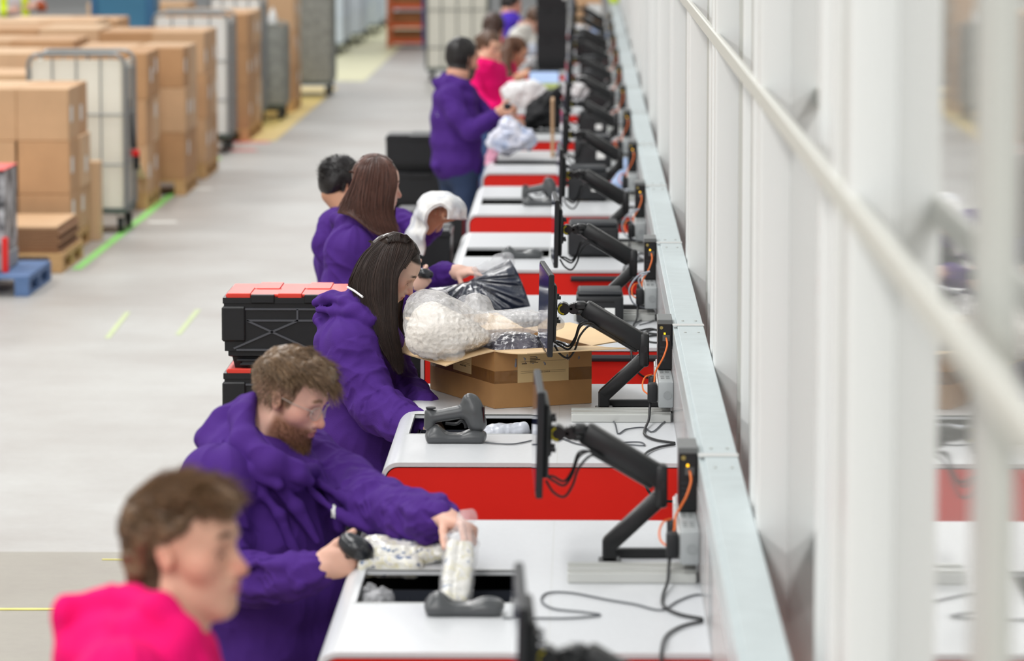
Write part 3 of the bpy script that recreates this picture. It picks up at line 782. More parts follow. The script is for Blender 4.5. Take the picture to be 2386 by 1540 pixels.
# strap with red ratchet and leaning plank beside the nearest cage
t = thing('tension_strap', 'black tension strap with red ratchet hanging on the right of the nearest roll cage', 'strap', (-3.64, 32.1, .7))
bm = B(); P0, P1, P2 = at(301, 230, 32.0), at(311, 345, 32.0), at(318, 380, 32.0)
tube(bm, [P0, (P0+P1)/2+Vector((-.004, 0, 0)), P1], lambda q: .012+.018*q, 6); obj('strap', bm, M_rubber, t)
bm = B(); c = at(315, 358, 32.0); box(bm, c.x-.045, c.x+.035, c.y-.03, c.y+.03, c.z-.02, c.z+.035, .008); obj('ratchet', bm, M_redp, t)
bm = B(); box(bm, P2.x-.025, P2.x+.025, c.y-.02, c.y+.02, P2.z-.05, c.z-.01, .006); obj('buckle', bm, M_rubber, t)
bm = B(); a, b_ = on(348, 464, 0), at(316, 383, 33.2); d = (b_-a)
M = Matrix.Translation((a+b_)/2) @ d.to_track_quat('Z', 'Y').to_matrix().to_4x4(); box(bm, -.045, .045, -.012, .012, -d.length/2+.02, d.length/2, .003, M)
setp(obj('wooden_plank', bm, mat('plank_wood', (226, 202, 164), .7, var=.08, vscale=12)), 'pale wooden plank leaning behind the nearest roll cage', 'plank')
# blue bin
t = thing('plastic_bin', 'large blue plastic bin behind the carton stacks', 'bin', (-5.2, 44.9, 0))
M_blue = mat('bin_blue', (78, 140, 178), .5, var=.06, vscale=3)
bm = B(); x0, x1 = -5.52, -4.86
vs = []
for z, e in ((0, -.05), (1.1, 0), (1.62, .03), (1.66, .05), (1.69, .05)):
    vs.append([bm.verts.new(p) for p in ((x0-e, 44.6-e, z), (x1+e, 44.6-e, z), (x1+e, 45.3+e, z), (x0-e, 45.3+e, z))])
for a, b in zip(vs, vs[1:]):
    for q in range(4): bm.faces.new((a[q], a[(q+1) % 4], b[(q+1) % 4], b[q]))
bm.faces.new(vs[0][::-1]); bm.faces.new(vs[-1]); bmesh.ops.bevel(bm, geom=[e for e in bm.edges if abs(e.verts[0].co.z-e.verts[1].co.z) > .01], offset=.04, segments=3, affect='EDGES')
obj('bin_body', bm, M_blue, t, True)
bm = B(); box(bm, x1-.06, x1+.035, 44.56, 44.62, .2, 1.6, .01); box(bm, x0-.02, x0+.05, 44.56, 44.62, .2, 1.6, .01); obj('bin_rib', bm, mat('bin_blue_deep', (56, 108, 150), .5), t)
# far pallet rack
t = thing('pallet_rack', 'far rack with blue uprights, orange beams and brown cartons', 'rack', (-2.95, 66.4, 0))
M_rb = mat('rack_blue', (58, 62, 150), .5); M_ro = mat('rack_orange', (224, 92, 44), .5)
for x in (-3.24, -2.64):
    for y in (65.9, 66.9):
        bm = B(); box(bm, x-.035, x+.035, y-.035, y+.035, 0, 3, .004); obj('upright', bm, M_rb if x > -3 else mat('rack_orange_up', (200, 110, 70), .5), t)
for z in (.1, .36, .68, 1.3):
    bm = B(); box(bm, -3.2, -2.68, 65.87, 65.93, z-.035, z+.035, .004); obj('beam', bm, M_ro, t)
    bm = B(); box(bm, -3.2, -2.68, 65.93, 66.9, z-.01, z+.01); obj('shelf_deck', bm, M_wood, t)
for i, (z, h) in enumerate(((.112, .16), (.372, .2), (.692, .5), (1.312, .4))):
    carton(-3.18, -2.7, 66.0, 66.8, z, z+h, 'dark brown carton on the %s shelf of the far rack' % ['lowest', 'second', 'third', 'top'][i], 'cartons on the far rack', mat('carton_dark', (158, 104, 62), .7), False)
carton(-3.05, -2.2, 84, 85, 0, 1.4, 'dark blue grey crate at the far end of the aisle', None, mat('far_blue', (66, 84, 116), .6), False, name='crate')
# hi-vis worker behind the stacks is built with the people

# ================================================================ black totes with lids
def lidded_tote(x0, x1, y0, y1, z0, h, lid, label, group, red=True, hero=False, tp=1.0):
    "attached-lid tote: wide ribbed upper skirt, tapering lower body, interlocking lid"
    t = thing('lidded_tote', label, 'storage tote', ((x0+x1)/2, (y0+y1)/2, z0), group)
    zs = z0+h*.42
    def fr(bm, secs):
        vs = [[bm.verts.new(p) for p in ((x0+e, y0+e, z), (x1-e, y0+e, z), (x1-e, y1-e, z), (x0+e, y1-e, z))] for z, e in secs]
        for a, b in zip(vs, vs[1:]):
            for q in range(4): bm.faces.new((a[q], a[(q+1) % 4], b[(q+1) % 4], b[q]))
        bm.faces.new(vs[0][::-1]); bm.faces.new(vs[-1])
    bm = B(); fr(bm, [(z0, .055*tp), (zs-.035, .032*tp), (zs-.03, .018*tp), (zs-.012, .018*tp), (zs-.01, .006), (z0+h*.93, .004), (z0+h*.935, .0), (z0+h, .0)]); obj('tote_body', bm, M_blackp, t)
    if hero:
        bm = B(); yf = y0+.006; w = .006
        def rib(xa, za, xb, zb_):
            a, b = Vector((xa, yf, za)), Vector((xb, yf, zb_)); d = b-a
            M = Matrix.Translation((a+b)/2) @ Matrix.Rotation(-math.atan2(d.z, d.x), 4, 'Y'); box(bm, -d.length/2, d.length/2, -.007, .004, -.0035, .0035, 0, M)
        zt, zm = z0+h*.87, z0+h*.74
        rib(x0+.08, zt, x1-.08, zt); rib(x0+.09, zm, x1-.09, zm); rib(x0+.05, zs-.005, x1-.05, zs-.005)
        W = x1-x0
        for i in range(2):
            a, b = x0+.04+i*W*.49, x0+.02+(i+1)*W*.47
            rib(a+.05, zm, b+.02, zs); rib(a, zs, b-.02, zm)
        rib(x0+W/2-.02, zm, x0+W/2-.02, zt)
        obj('rib', bm, mat('tote_rib_highlight', (84, 86, 92), .35), t)  # ribs lighter than the body: their highlight is painted into the colour
        for xa, xb in ((x0, x0+.085), (x1-.085, x1)):
            bm = B(); box(bm, xa-.004, xb, y0-.006, y0+.05, z0+h*.5, z0+h*.9, .006); obj('corner_post', bm, M_blackp, t)
        for xa in (x0+.05, x1-.2):
            bm = B(); box(bm, xa, xa+.15, y0+.012, y0+.03, zs-.05, zs-.042, .002); box(bm, xa+.012, xa+.138, y0+.012, y0+.03, zs-.066, zs-.058, .002); box(bm, xa+.02, xa+.13, y0+.02, y0+.03, zs-.06, zs-.045)
            obj('grip_ledge', bm, M_dark, t)
    n = 6 if hero else 4
    for s in (0, 1):
        ym = (y0+y1)/2; bm = B(); ya, yb = (y0+.006, ym) if s == 0 else (ym, y1-.006)
        box(bm, x0+.01, x1-.01, ya+.012, yb-.012, z0+h, z0+h+.012, .003)
        for i in range(n):
            xa = x0+.012+(x1-x0-.024)*i/n; w = (x1-x0-.024)/n
            if (i+s) % 2 == 0: box(bm, xa+.004, xa+w-.004, min(ya, yb) if s == 0 else ym-.014, ym+.014 if s == 0 else yb, z0+h-.002, z0+h+.016, .002)
        obj('lid_flap', bm, lid, t)
    for i in range(n):
        xa = x0+(x1-x0)*i/n; w = (x1-x0)/n
        if i % 2:
            for ya in (y0-.008, y1-.02): bm = B(); box(bm, xa+.006, xa+w-.006, ya, ya+.028, z0+h-.02, z0+h+.012, .003); obj('lid_catch', bm, M_blackp, t)
    return t
def tote_stack(x0, y0, n, ztop, pitch, h, lid, where, red=True, hero=False, w=.6, d=.42):
    nm = {1: [''], 2: ['bottom', 'top'], 3: ['bottom', 'middle', 'top'], 4: ['bottom', 'second', 'third', 'top'], 5: ['bottom', 'second', 'middle', 'fourth', 'top']}[n]
    z = ztop-h-.014-(n-1)*pitch
    t = thing('tote_dolly', 'low wheeled dolly under the '+where, 'dolly', (x0+w/2, y0+d/2, 0), 'tote dollies')
    bm = B(); box(bm, x0+.04, x0+w-.04, y0+.04, y0+d-.04, max(z-.05, .03), max(z-.002, .05), .006); obj('dolly_deck', bm, M_dark, t)
    for xx in (x0+.1, x0+w-.1):
        for yy in (y0+.09, y0+d-.09):
            bm = B(); rr = max(min(.05, (z-.05)/2), .02); cyl(bm, (xx-.015, yy, rr), (xx+.015, yy, rr), rr, seg=14); obj('castor', bm, M_rubber, t, True)
            bm = B(); box(bm, xx-.02, xx+.02, yy-.02, yy+.02, rr*1.6, max(z-.05, .04)); obj('castor_bracket', bm, M_dark, t)
    for i in range(n):
        lidded_tote(x0, x0+w, y0, y0+d, z+i*pitch, h, lid, '%s tote of the %s' % (nm[i], where), 'totes of the '+where, red, hero)
M_lid = mat('lid_red', (240, 70, 56), .38, var=.04, vscale=10); M_lidk = mat('lid_black', (36, 37, 40), .45)
tote_stack(-1.352, 14.75, 4, 1.29, .285, .33, M_lid, 'red lidded black tote stack behind the dark haired woman', True, True)
tote_stack(-1.32, 26.3, 4, 1.13, .25, .28, M_lidk, 'black tote stack behind the bearded person', w=.62)
tote_stack(-1.1, 23.0, 3, .9, .25, .28, M_lidk, 'low black tote stack before the bearded person', w=.4, d=.5)
tote_stack(-.92, 19.35, 4, 1.12, .25, .28, M_lidk, 'black tote stack beside the white cloth', w=.27, d=.42)
for i in range(3):
    lidded_tote(-.45, -.15, 36.9, 37.4, 1.052+.28*i, .27, M_lidk, ['lowest', 'middle', 'highest'][i]+' black tote piled on a far bench', 'black totes piled on a far bench', tp=.2)
bm = B(); box(bm, -.20, -.165, 36.885, 36.891, 1.7, 1.8); setp(obj('paper_label', bm, M_paper), 'white paper tag on the tall black tote pile', 'label')
# ================================================================ people
def M_hood(name, rgb): return mat(name, rgb, .85, var=.05, vscale=25, bump=.25, bscale=420, sheen=.1, spec=.2)
M_purple = M_hood('hoodie_purple', (77, 43, 128)); M_purple2 = M_hood('hoodie_violet', (84, 58, 190)); M_pink = M_hood('hoodie_pink', (240, 16, 112))
M_skin = mat('skin', (230, 180, 160), .5, attr=True, var=.03, vscale=60, spec=.35, sss=.12)
M_jean = mat('denim', (44, 60, 92), .8, var=.12, vscale=14, bump=.15, bscale=300); M_trous = mat('trousers_black', (30, 30, 36), .8)
M_shoe = mat('shoe', (40, 40, 44), .6)
def hairmat(name, rgb, rough=.36): return mat(name, rgb, rough, var=.2, vscale=30, spec=.55, tint=True)
def lin(c): return np.array(s2l(c))
def ss(a, b, x): t = np.clip((x-a)/(b-a), 0, 1); return t*t*(3-2*t)
def head_R(yaw, pitch, roll=0):
    y, p, r = yaw*D2R, pitch*D2R, roll*D2R
    F = np.array((math.cos(y)*math.cos(p), math.sin(y)*math.cos(p), -math.sin(p)))
    Lh = np.array((-math.sin(y), math.cos(y), 0)); U = np.cross(F, Lh)
    Lr = Lh*math.cos(r)+U*math.sin(r); Ur = np.cross(F, Lr)
    return np.stack([F, Lr, Ur], 1)
def head_prims(c, R, s, fem=False):
    def w(p): return c+R@(np.array(p)*s)
    def E(p, r, k=.02, op='u', Rr=None): return ell(w(p), np.array(r if not np.isscalar(r) else (r,)*3)*s, R if Rr is None else R@Rr, k*s, op)
    def Cc(a, b, ra, rb=None, k=.02, op='u'): return cap(w(a), w(b), ra*s, (ra if rb is None else rb)*s, k*s, op)
    j = .92 if fem else 1.0
    ps = [E((-.012, 0, .04), (.1, .077, .09)), E((.035, 0, -.02), (.058, .06*j, .095), .03), E((.042, 0, .045), (.052, .062, .055), .03),
          Cc((.082, -.034, .024), (.082, .034, .024), .013 if fem else .0155, k=.02),
          E((.056, .044, -.024), .024, .03), E((.056, -.044, -.024), .024, .03), E((.068, 0, -.062), (.034, .034*j, .03), .03),
          E((.076, 0, -.103), (.02, .022*j, .018), .02)]
    for q in (1, -1):
        ps += [Cc((.066, .014*q, -.106), (.0, .054*q*j, -.068), .016, .019, .025),
               E((.1, .033*q, .004), (.014, .019, .011), .012, 's'), E((.0795, .032*q, .003), .0122, .002), Cc((.09, .02*q, .012), (.084, .044*q, .011), .0035, k=.006),
               E((-.004, .078*q, .0), (.016, .009, .0285), .008, 'u', np.array(Matrix.Rotation(-.25, 3, 'Y') @ Matrix.Rotation(.3*q, 3, 'Z'))),
               E((.003, .0885*q, .004), (.0085, .006, .019), .005, 's'), E((.008, .079*q, -.006), (.006, .006, .008), .004)]
    ps += [E((.03, 0, -.083), (.05, .045*j, .028), .03),
           Cc((.088, 0, .012), (.111, 0, -.03), .0085, .0115, .012), E((.1135, 0, -.0365), .0125 if not fem else .0112, .008),
           E((.103, .012, -.041), .0082, .006), E((.103, -.012, -.041), .0082, .006),
           E((.098, 0, -.0612), (.009, .022, .0062), .006), E((.0955, 0, -.0748), (.0095, .0195, .0072), .006),
           Cc((.1075, -.021, -.068), (.1075, .021, -.068), .0028, k=.004, op='s')]
    return ps
def hand_prims(wr, kn, n, right, curl=(.5, .7, .5), sc=1.0, thumb=(.55, .75, .3), k=.006, spread=.0):
    wr, kn, n = v3(wr), v3(kn), v3(n); f = (kn-wr); f /= np.linalg.norm(f); n = n-f*(n@f); n /= np.linalg.norm(n)
    t = np.cross(f, n)*(1 if right else -1); R = np.stack([f, t, n], 1)
    ps = [ell(wr+f*.05*sc, (.056*sc, .041*sc, .0165*sc), R, .012), cap(wr-f*.02, wr+f*.02*sc, .027*sc, .028*sc, k=.02), ell(wr+(f*.035+t*.026+n*.006)*sc, (.034*sc, .018*sc, .016*sc), R, .012)]
    if np.isscalar(curl[0]): curl = [curl]*4
    for i, (off, ln) in enumerate(((.03, .92), (.0105, 1.0), (-.0095, .95), (-.0285, .78))):
        p = wr+(f*(.092-.006*abs(i-1))+t*off)*sc; a = 0; r = .0088*sc
        for s_, l in enumerate((.044, .027, .021)):
            a += curl[i][s_]; d = f*math.cos(a)+n*math.sin(a)+t*spread*(1.5-i); d /= np.linalg.norm(d); q = p+d*l*ln*sc
            ps.append(cap(p, q, r, r*.92, k=k if s_ == 0 else .003)); p = q; r *= .92
    p = wr+(f*.028+t*.034+n*.004)*sc; d = f*thumb[0]+t*thumb[1]+n*thumb[2]; r = .0115*sc
    for l, b in ((.038, 0), (.03, .35), (.024, .35)):
        d = d/np.linalg.norm(d); d = d+(n*.5+f*.5)*b; d /= np.linalg.norm(d); q = p+d*l*sc; ps.append(cap(p, q, r, r*.9, k=.006)); p = q; r *= .9
    return ps
def cloth(V, F, chains, amp=.006, seed=1, it=1):
    "folds: rings and diagonals along the sleeves, soft drape on the trunk"
    N = vnormals(V, F); best = np.full(len(V), 9.); u = np.zeros(len(V)); ang = np.zeros(len(V)); rr = np.full(len(V), .06)
    for ch in chains:
        s0 = 0
        for p in ch:
            ab = p['b']-p['a']; L_ = np.linalg.norm(ab); q = V-p['a']; h = np.clip(q@ab/(ab@ab), 0, 1); d = q-h[:, None]*ab
            dd = np.linalg.norm(d, axis=1)-(p['ra']+(p['rb']-p['ra'])*h); m = dd < best
            best = np.where(m, dd, best); u = np.where(m, s0+h*L_, u)
            e1 = np.cross(ab/L_, (0, 0, 1.)); e1 /= np.linalg.norm(e1)+1e-9; e2 = np.cross(ab/L_, e1)
            ang = np.where(m, np.arctan2(d@e2, d@e1), ang); rr = np.where(m, p['ra'], rr); s0 += L_
    sl = 1-ss(.012, .05, best)
    ca, sa = np.cos(ang), np.sin(ang)
    n1 = vnoise(np.stack([u*17+ca*1.1, ca*1.3+u*4, sa*1.3], 1), seed); n2 = vnoise(np.stack([u*34-sa*1.6, ca*1.8, sa*1.8+u*6], 1), seed+5)
    f1 = (1-2.2*np.abs(n1))*.75+(1-2.2*np.abs(n2))*.4
    W = V+.05*np.stack([vnoise(V*5, seed+2), vnoise(V*5, seed+3), vnoise(V*5, seed+4)], 1)
    t1 = vnoise(W*np.array((9, 9, 4.5)), seed+7); t2 = vnoise(W*np.array((20, 20, 11)), seed+8)
    f2 = (1-2.2*np.abs(t1))*.8+(1-2*np.abs(t2))*.3
    disp = amp*(f1*sl+f2*(1-sl)*.9)
    return relax(V+N*disp[:, None], F, it, .4)
def loft(guides, nt=40, ns=60, power=1):
    "surface through a fan of guide curves (list of point lists)"
    G = []
    for g in guides:
        P = smooth_path(g, 10); P = np.array([tuple(p) for p in P]); d = np.r_[0, np.cumsum(np.linalg.norm(np.diff(P, axis=0), axis=1))]
        tt = np.linspace(0, d[-1], nt); G.append(np.stack([np.interp(tt, d, P[:, i]) for i in range(3)], 1))
    return np.array(G)
def gsample(G, s, jit=0):
    "curves at fractional guide positions s (0..n-1), smooth between guides"
    n = len(G); i = np.clip(np.floor(s).astype(int), 0, n-2); f = s-i
    def g(k): return G[np.clip(k, 0, n-1)]
    a, b, c, d = g(i-1), g(i), g(i+1), g(i+2); t = f[:, None, None]
    return .5*((2*b)+(c-a)*t+(2*a-5*b+4*c-d)*t*t+(3*b-a-3*c+d)*t**3)
def long_hair(root, G, m, ctr, n=2600, thick=.016, r=.0009, seed=3, tipfan=.012, lift=.006):
    rg = np.random.default_rng(seed); ng = len(G); nt = G.shape[1]
    s = np.linspace(0, ng-1, 70); S = gsample(G, s)
    # solid core: outer sheet and inner sheet
    du = np.gradient(S, axis=0); dv = np.gradient(S, axis=1); N = np.cross(du, dv); N /= np.linalg.norm(N, axis=2, keepdims=True)+1e-9
    flip = np.sign(((S-np.array(ctr))*N).sum(2)); N = N*np.where(flip.mean() < 0, -1, 1)
    tap = (1-.75*np.linspace(0, 1, nt)**2)[None, :, None]
    gro = (.0022*vnoise(np.stack([np.repeat(s*7, nt), np.tile(np.linspace(0, 2, nt), 70), np.zeros(70*nt)], 1), seed)).reshape(70, nt, 1)
    out, inn = S+N*gro, S-N*thick*tap
    V = np.concatenate([out.reshape(-1, 3), inn.reshape(-1, 3)]); k = 70*nt
    I = np.arange(k).reshape(70, nt); Q = np.stack([I[:-1, :-1], I[1:, :-1], I[1:, 1:], I[:-1, 1:]], -1).reshape(-1, 4)
    F = [Q, Q[:, ::-1]+k]
    for a in (I[0], I[-1]): F.append(np.stack([a[:-1], a[1:], a[1:]+k, a[:-1]+k], 1))
    for a in (I[:, 0], I[:, -1]): F.append(np.stack([a[:-1], a[1:], a[1:]+k, a[:-1]+k], 1))
    F0 = np.concatenate(F)
    ss_ = rg.uniform(0, ng-1, n); ii = gsample(G, ss_); si = np.clip((ss_/(ng-1)*69).astype(int), 0, 69); nn = N[si]
    tt = np.linspace(0, 1, nt)[None, :, None]
    clump = .004*vnoise(np.stack([ss_*9, ss_*0, ss_*0], 1), seed+1)[:, None, None]
    ii = ii+nn*(rg.uniform(-.3, 1, (n, 1, 1))*lift+clump*.6)*(.25+tt)+rg.normal(0, 1, (n, 1, 3))*tipfan*tt**2.2*.5+rg.normal(0, .0012, (n, 1, 3))
    cut = rg.uniform(.82, 1, n); ii = np.stack([np.stack([np.interp(np.linspace(0, c, nt//2), np.linspace(0, 1, nt), q[:, a]) for a in range(3)], 1) for q, c in zip(ii, cut)])
    V2, F2 = strands_mesh(ii, r, r*.25)
    cc = np.concatenate([np.full((len(V), 3), .85), strand_tint(n, nt//2, seed)])
    return np_mesh('hair', np.concatenate([V, V2]), np.concatenate([F0, F2+len(V)]), m, root, True, cc)
def short_hair(root, V, Nn, loc, m, mask, flow, length, n, r=.001, seed=5, core=None, npt=6, side_shade=None):
    "combed short hair rooted on the scalp; mask/flow/length act on head-local coordinates"
    rg = np.random.default_rng(seed); w = mask(loc)*(np.linalg.norm(loc, axis=1) < .19); idx = np.nonzero(w > .02)[0]; p = w[idx]/w[idx].sum()
    idx = rg.choice(idx, n, p=p); P, N, l = V[idx], Nn[idx], loc[idx]
    Ln = length(l)*rg.uniform(.75, 1.15, n); D, lift = flow(l)
    D = D+rg.normal(0, .16, (n, 3))+.3*np.stack([vnoise(l*38, 4), vnoise(l*38, 5), vnoise(l*38, 6)], 1); t = np.linspace(0, 1, npt)
    path = P[:, None]+N[:, None]*(lift*Ln)[:, None, None]*(np.sin(t*1.7))[None, :, None]+D[:, None]*Ln[:, None, None]*(t**1.25)[None, :, None]
    V2, F2 = strands_mesh(path, r, r*.4)
    cc = strand_tint(n, npt, seed)*(np.repeat(side_shade(l), npt*3)[:, None] if side_shade else 1)
    if core is not None: cc = np.concatenate([np.full((len(core[0]), 3), .8), cc])
    if core is not None: V2, F2 = np.concatenate([core[0], V2]), np.concatenate([core[1], F2+len(core[0])])
    return np_mesh('hair', V2, F2, m, root, True, cc)
def paint_head(V, c, R, s, skin, hair, lips=(186, 106, 100), brow=None, scalp=None, beard=None, beardc=(96, 66, 44), blush=(214, 130, 112), eye=True):
    l = (V-c)@R/s; x, y, z = l.T; ay = np.abs(y); col = np.tile(lin(skin), (len(V), 1)); near = (np.linalg.norm(l, axis=1) < .2)
    def mix(w, rgb): nonlocal col; w = np.clip(w, 0, 1)[:, None]*near[:, None]; col = col*(1-w)+lin(rgb)*w
    mix(.35*ss(.05, .02, np.linalg.norm(l-np.array((.06, 0, -.025)) * 1.0-np.stack([0*x, np.sign(y)*.045, 0*x], 1), axis=1)), blush)
    mix(.5*ss(.028, .012, np.linalg.norm(l-np.array((.112, 0, -.036)), axis=1)), blush); mix(.25*(ss(.04, .015, np.linalg.norm(l-np.stack([0*x-.004, np.sign(y)*.08, 0*x], 1), axis=1))), blush)
    if scalp: mix(scalp(l), hair)
    if beard: mix(beard(l), beardc)
    mix(.85*(x > .08)*ss(1.15, .8, np.sqrt((y/.023)**2+((z+.068)/.0115)**2)), lips)
    bz = .0285+.005*np.sin(np.clip((ay-.012)/.04, 0, 1)*math.pi)
    mix(.9*(x > .05)*ss(.0065, .003, np.abs(z-bz))*ss(.009, .016, ay)*ss(.056, .046, ay), brow or hair)
    if eye == 'down':
        mix((x > .07)*ss(.0032, .0012, np.abs(z+.0035+1.2*(ay-.032)**2/.02))*(ay > .018)*(ay < .047)*.9, (52, 36, 32)); mix((x > .07)*ss(1.4, .9, np.sqrt(((ay-.032)/.016)**2+((z-.004)/.009)**2))*.35, (150, 100, 88))
    elif eye:
        e = np.sqrt(((ay-.032)/.0135)**2+((z-.003)/.0058)**2); mix((x > .07)*ss(1.5, 1.15, e)*.6, (120, 84, 70)); mix((x > .07)*ss(1.1, .85, e), (226, 218, 212))
        mix((x > .07)*ss(1.2, .8, np.hypot(ay-.032, z-.003)/.0052), (64, 52, 44)); mix((x > .07)*ss(.0035, .001, np.abs(z-.0095))*(ay > .017)*(ay < .047), (40, 30, 28))
    return col
def legs(root, hipc, Fb, Lb, m, w=.1, r=.085, zf=0.0, lean=0.0, shoes=True, zt=None):
    ps = []; hip = v3(hipc)
    for q in (1, -1):
        h = hip+Lb*w*q; kx = h+Fb*(.03+lean*.4); kx = np.array((kx[0], kx[1], .5)); an = np.array((h[0]-Fb[0]*.02, h[1]-Fb[1]*.02, .1))+Lb*.02*q
        ps += [cap(h, kx, r, r*.78, k=.03), cap(kx, an, r*.78, r*.62, k=.03)]
    ps.append(ell(hip+np.array((0, 0, .02)), (r*1.55, w+r*.85, .13), np.stack([Fb, Lb, np.array((0, 0, 1.))], 1), .05))
    V, F = sdf_mesh(ps, .009); V = cloth(V, F, [], .005, 9); np_mesh('trousers', V, F, m, root)
    for q in (1, -1):
        a = np.array((hip[0], hip[1], 0))+Lb*(w+.02)*q; sp = [ell(a+np.array((0, 0, .05))+Fb*.06, (.13, .046, .045), np.stack([Fb, Lb, np.array((0, 0, 1.))], 1), .02), cap(a+np.array((0, 0, .05)), a+np.array((0, 0, .12)), .048, .045, k=.03), rbox(a+np.array((0, 0, .012))+Fb*.055, (.135, .045, .012), np.stack([Fb, Lb, np.array((0, 0, 1.))], 1), .01)]
        V, F = sdf_mesh(sp, .007, ); np_mesh('shoe', V, F, M_shoe, root)
def build_person(label, Y, ear, head, byaw, neck, torso, arms, hands, hood=(), skin=(226, 178, 158), hair=(90, 70, 54), top=None, cat='person', legm=None,
                 vox=.003, hvox=.0045, fem=False, amp=.006, seed=1, painter=None, group=None, hem=True, extra=(), folds=(), subtract=(), legw=.1, topname='hoodie', neck_r=.056, legr=.085):
    yaw, pitch, roll, s = head; R = head_R(yaw, pitch, roll); top = top or M_purple
    c = v3(at(ear[0], ear[1], Y+ear[2]))-R@(np.array((-.005, -.078, 0))*s)
    Fb = np.array((math.cos(byaw*D2R), math.sin(byaw*D2R), 0)); Lb = np.array((-Fb[1], Fb[0], 0)); Rb = np.stack([Fb, Lb, np.array((0, 0, 1.))], 1)
    T = [(v3(at(t[0], t[1], Y+t[2])), t[3], t[4]) for t in torso]; nb = v3(at(neck[0], neck[1], Y+neck[2]))
    foot = T[-1][0]; root = thing('person', label, cat, (float(foot[0]), float(foot[1]), 0), group)
    A = [chain(a, Y) for a in arms]
    # the body: head, neck, trunk, arms and hands in one skin
    ps = head_prims(c, R, s, fem)
    ps.append(cap(c+R@(np.array((-.03, 0, -.05))*s), nb, neck_r*s*(.9 if fem else 1), neck_r*1.1*s*(.9 if fem else 1), k=.03))
    ps.append(cap(nb, T[1][0], .07, .09, k=.04)); ps.append(cap(T[1][0], T[-1][0], .09, .09, k=.04))
    for ch in A:
        ps.append(cap(T[1][0], ch[0]['a'], .05, .045, k=.03))
        for p in ch: ps.append(cap(p['a'], p['b'], min(.034, p['ra']*.6), min(.03, p['rb']*.6), k=.02))
    for hd in hands:
        hd = dict(hd); w_, k_ = v3(at(hd['wr'][0], hd['wr'][1], Y+hd['wr'][2])), v3(at(hd['kn'][0], hd['kn'][1], Y+hd['kn'][2]))
        ps += hand_prims(w_, k_, hd['n'], hd['right'], hd.get('curl', (.5, .7, .5)), hd.get('sc', 1.0), hd.get('thumb', (.55, .75, .3)), spread=hd.get('spread', 0))
        ps.append(cap(A[hd['arm']][-1]['b'], w_, .027, .027, k=.02))
    V, F = sdf_mesh(ps, vox); V = relax(V, F, 1, .35)
    col = (painter or (lambda V: paint_head(V, c, R, s, skin, hair)))(V) if painter is None else painter(V, c, R, s)
    np_mesh('body', V, F, M_skin, root, True, col)
    # the garment
    hp = []
    for (a, d0, w0), (b, d1, w1) in zip(T, T[1:]): hp.append(sec(a, b, (d0, w0), (d1, w1), Rb, .05))
    for ch in A:
        hp.append(cap(T[1][0]*.6+ch[0]['a']*.4, ch[0]['a'], ch[0]['ra']*1.05, ch[0]['ra'], k=.06)); hp += ch
    for p in hp: p['k'] = max(p['k'], .03)
    for h in hood: hp += chain(h, Y, .018)
    for h in folds: hp += chain(h, Y, .02)
    hp += list(extra)
    for q in subtract: hp.append(q)
    V2, F2 = sdf_mesh(hp, hvox); V2 = cloth(V2, F2, A, amp, seed)
    g = np_mesh(topname, V2, F2, top, root)
    legs(root, (T[-1][0][0], T[-1][0][1], min(T[-1][0][2], .95)), Fb, Lb, legm or M_trous, legw, legr)
    return dict(root=root, c=c, R=R, s=s, V=V, F=F, N=vnormals(V, F), loc=(V-c)@R/s, hoodie=g, Fb=Fb, Lb=Lb)
def hair_core(c, R, s, ps, vox=.004, noise=.004, seed=2):
    V, F = sdf_mesh([ell(c+R@(np.array(p)*s), np.array(r)*s, R, .02*s, op) for p, r, op in ps], vox)
    N = vnormals(V, F); l = (V-c)@R
    V = V+N*(noise*vnoise(l*np.array((40, 70, 60)), seed)+noise*.6*vnoise(l*np.array((90, 130, 110)), seed+1))[:, None]
    return relax(V, F, 1, .3), F

def decal(name, p, px, py, Yc, wx, wy, m, label, off=.0015):
    "print on the garment: the near-side faces around the point seen at px, py, lifted off the cloth"
    me = p['hoodie'].data; n = len(me.vertices); V = np.empty(n*3); me.vertices.foreach_get('co', V); V = V.reshape(-1, 3)
    F = np.empty(len(me.polygons)*4, np.int32); me.loops.foreach_get('vertex_index', F); F = F.reshape(-1, 4); N = vnormals(V, F)
    sc = FPX/V[:, 1]; c0 = at(px, py, Yc); c0 = np.array(c0); k = ppm(Yc)
    X = (V[:, 0]*Yc/V[:, 1]-c0[0])*k; Z = ((V[:, 2]-CAMZ)*Yc/V[:, 1]+CAMZ-c0[2])*k
    ok = (np.abs(X) < wx) & (np.abs(Z) < wy) & ((N*(V-np.array((0, 0, CAMZ)))).sum(1) < 0)
    if ok.any(): ok &= V[:, 1] < V[ok][:, 1].min()+.15
    f = F[ok[F].all(1)]
    if not len(f): return
    u, inv = np.unique(f, return_inverse=True); return setp(np_mesh(name, V[u]+N[u]*off, inv.reshape(-1, 4), m, p['root']), label)
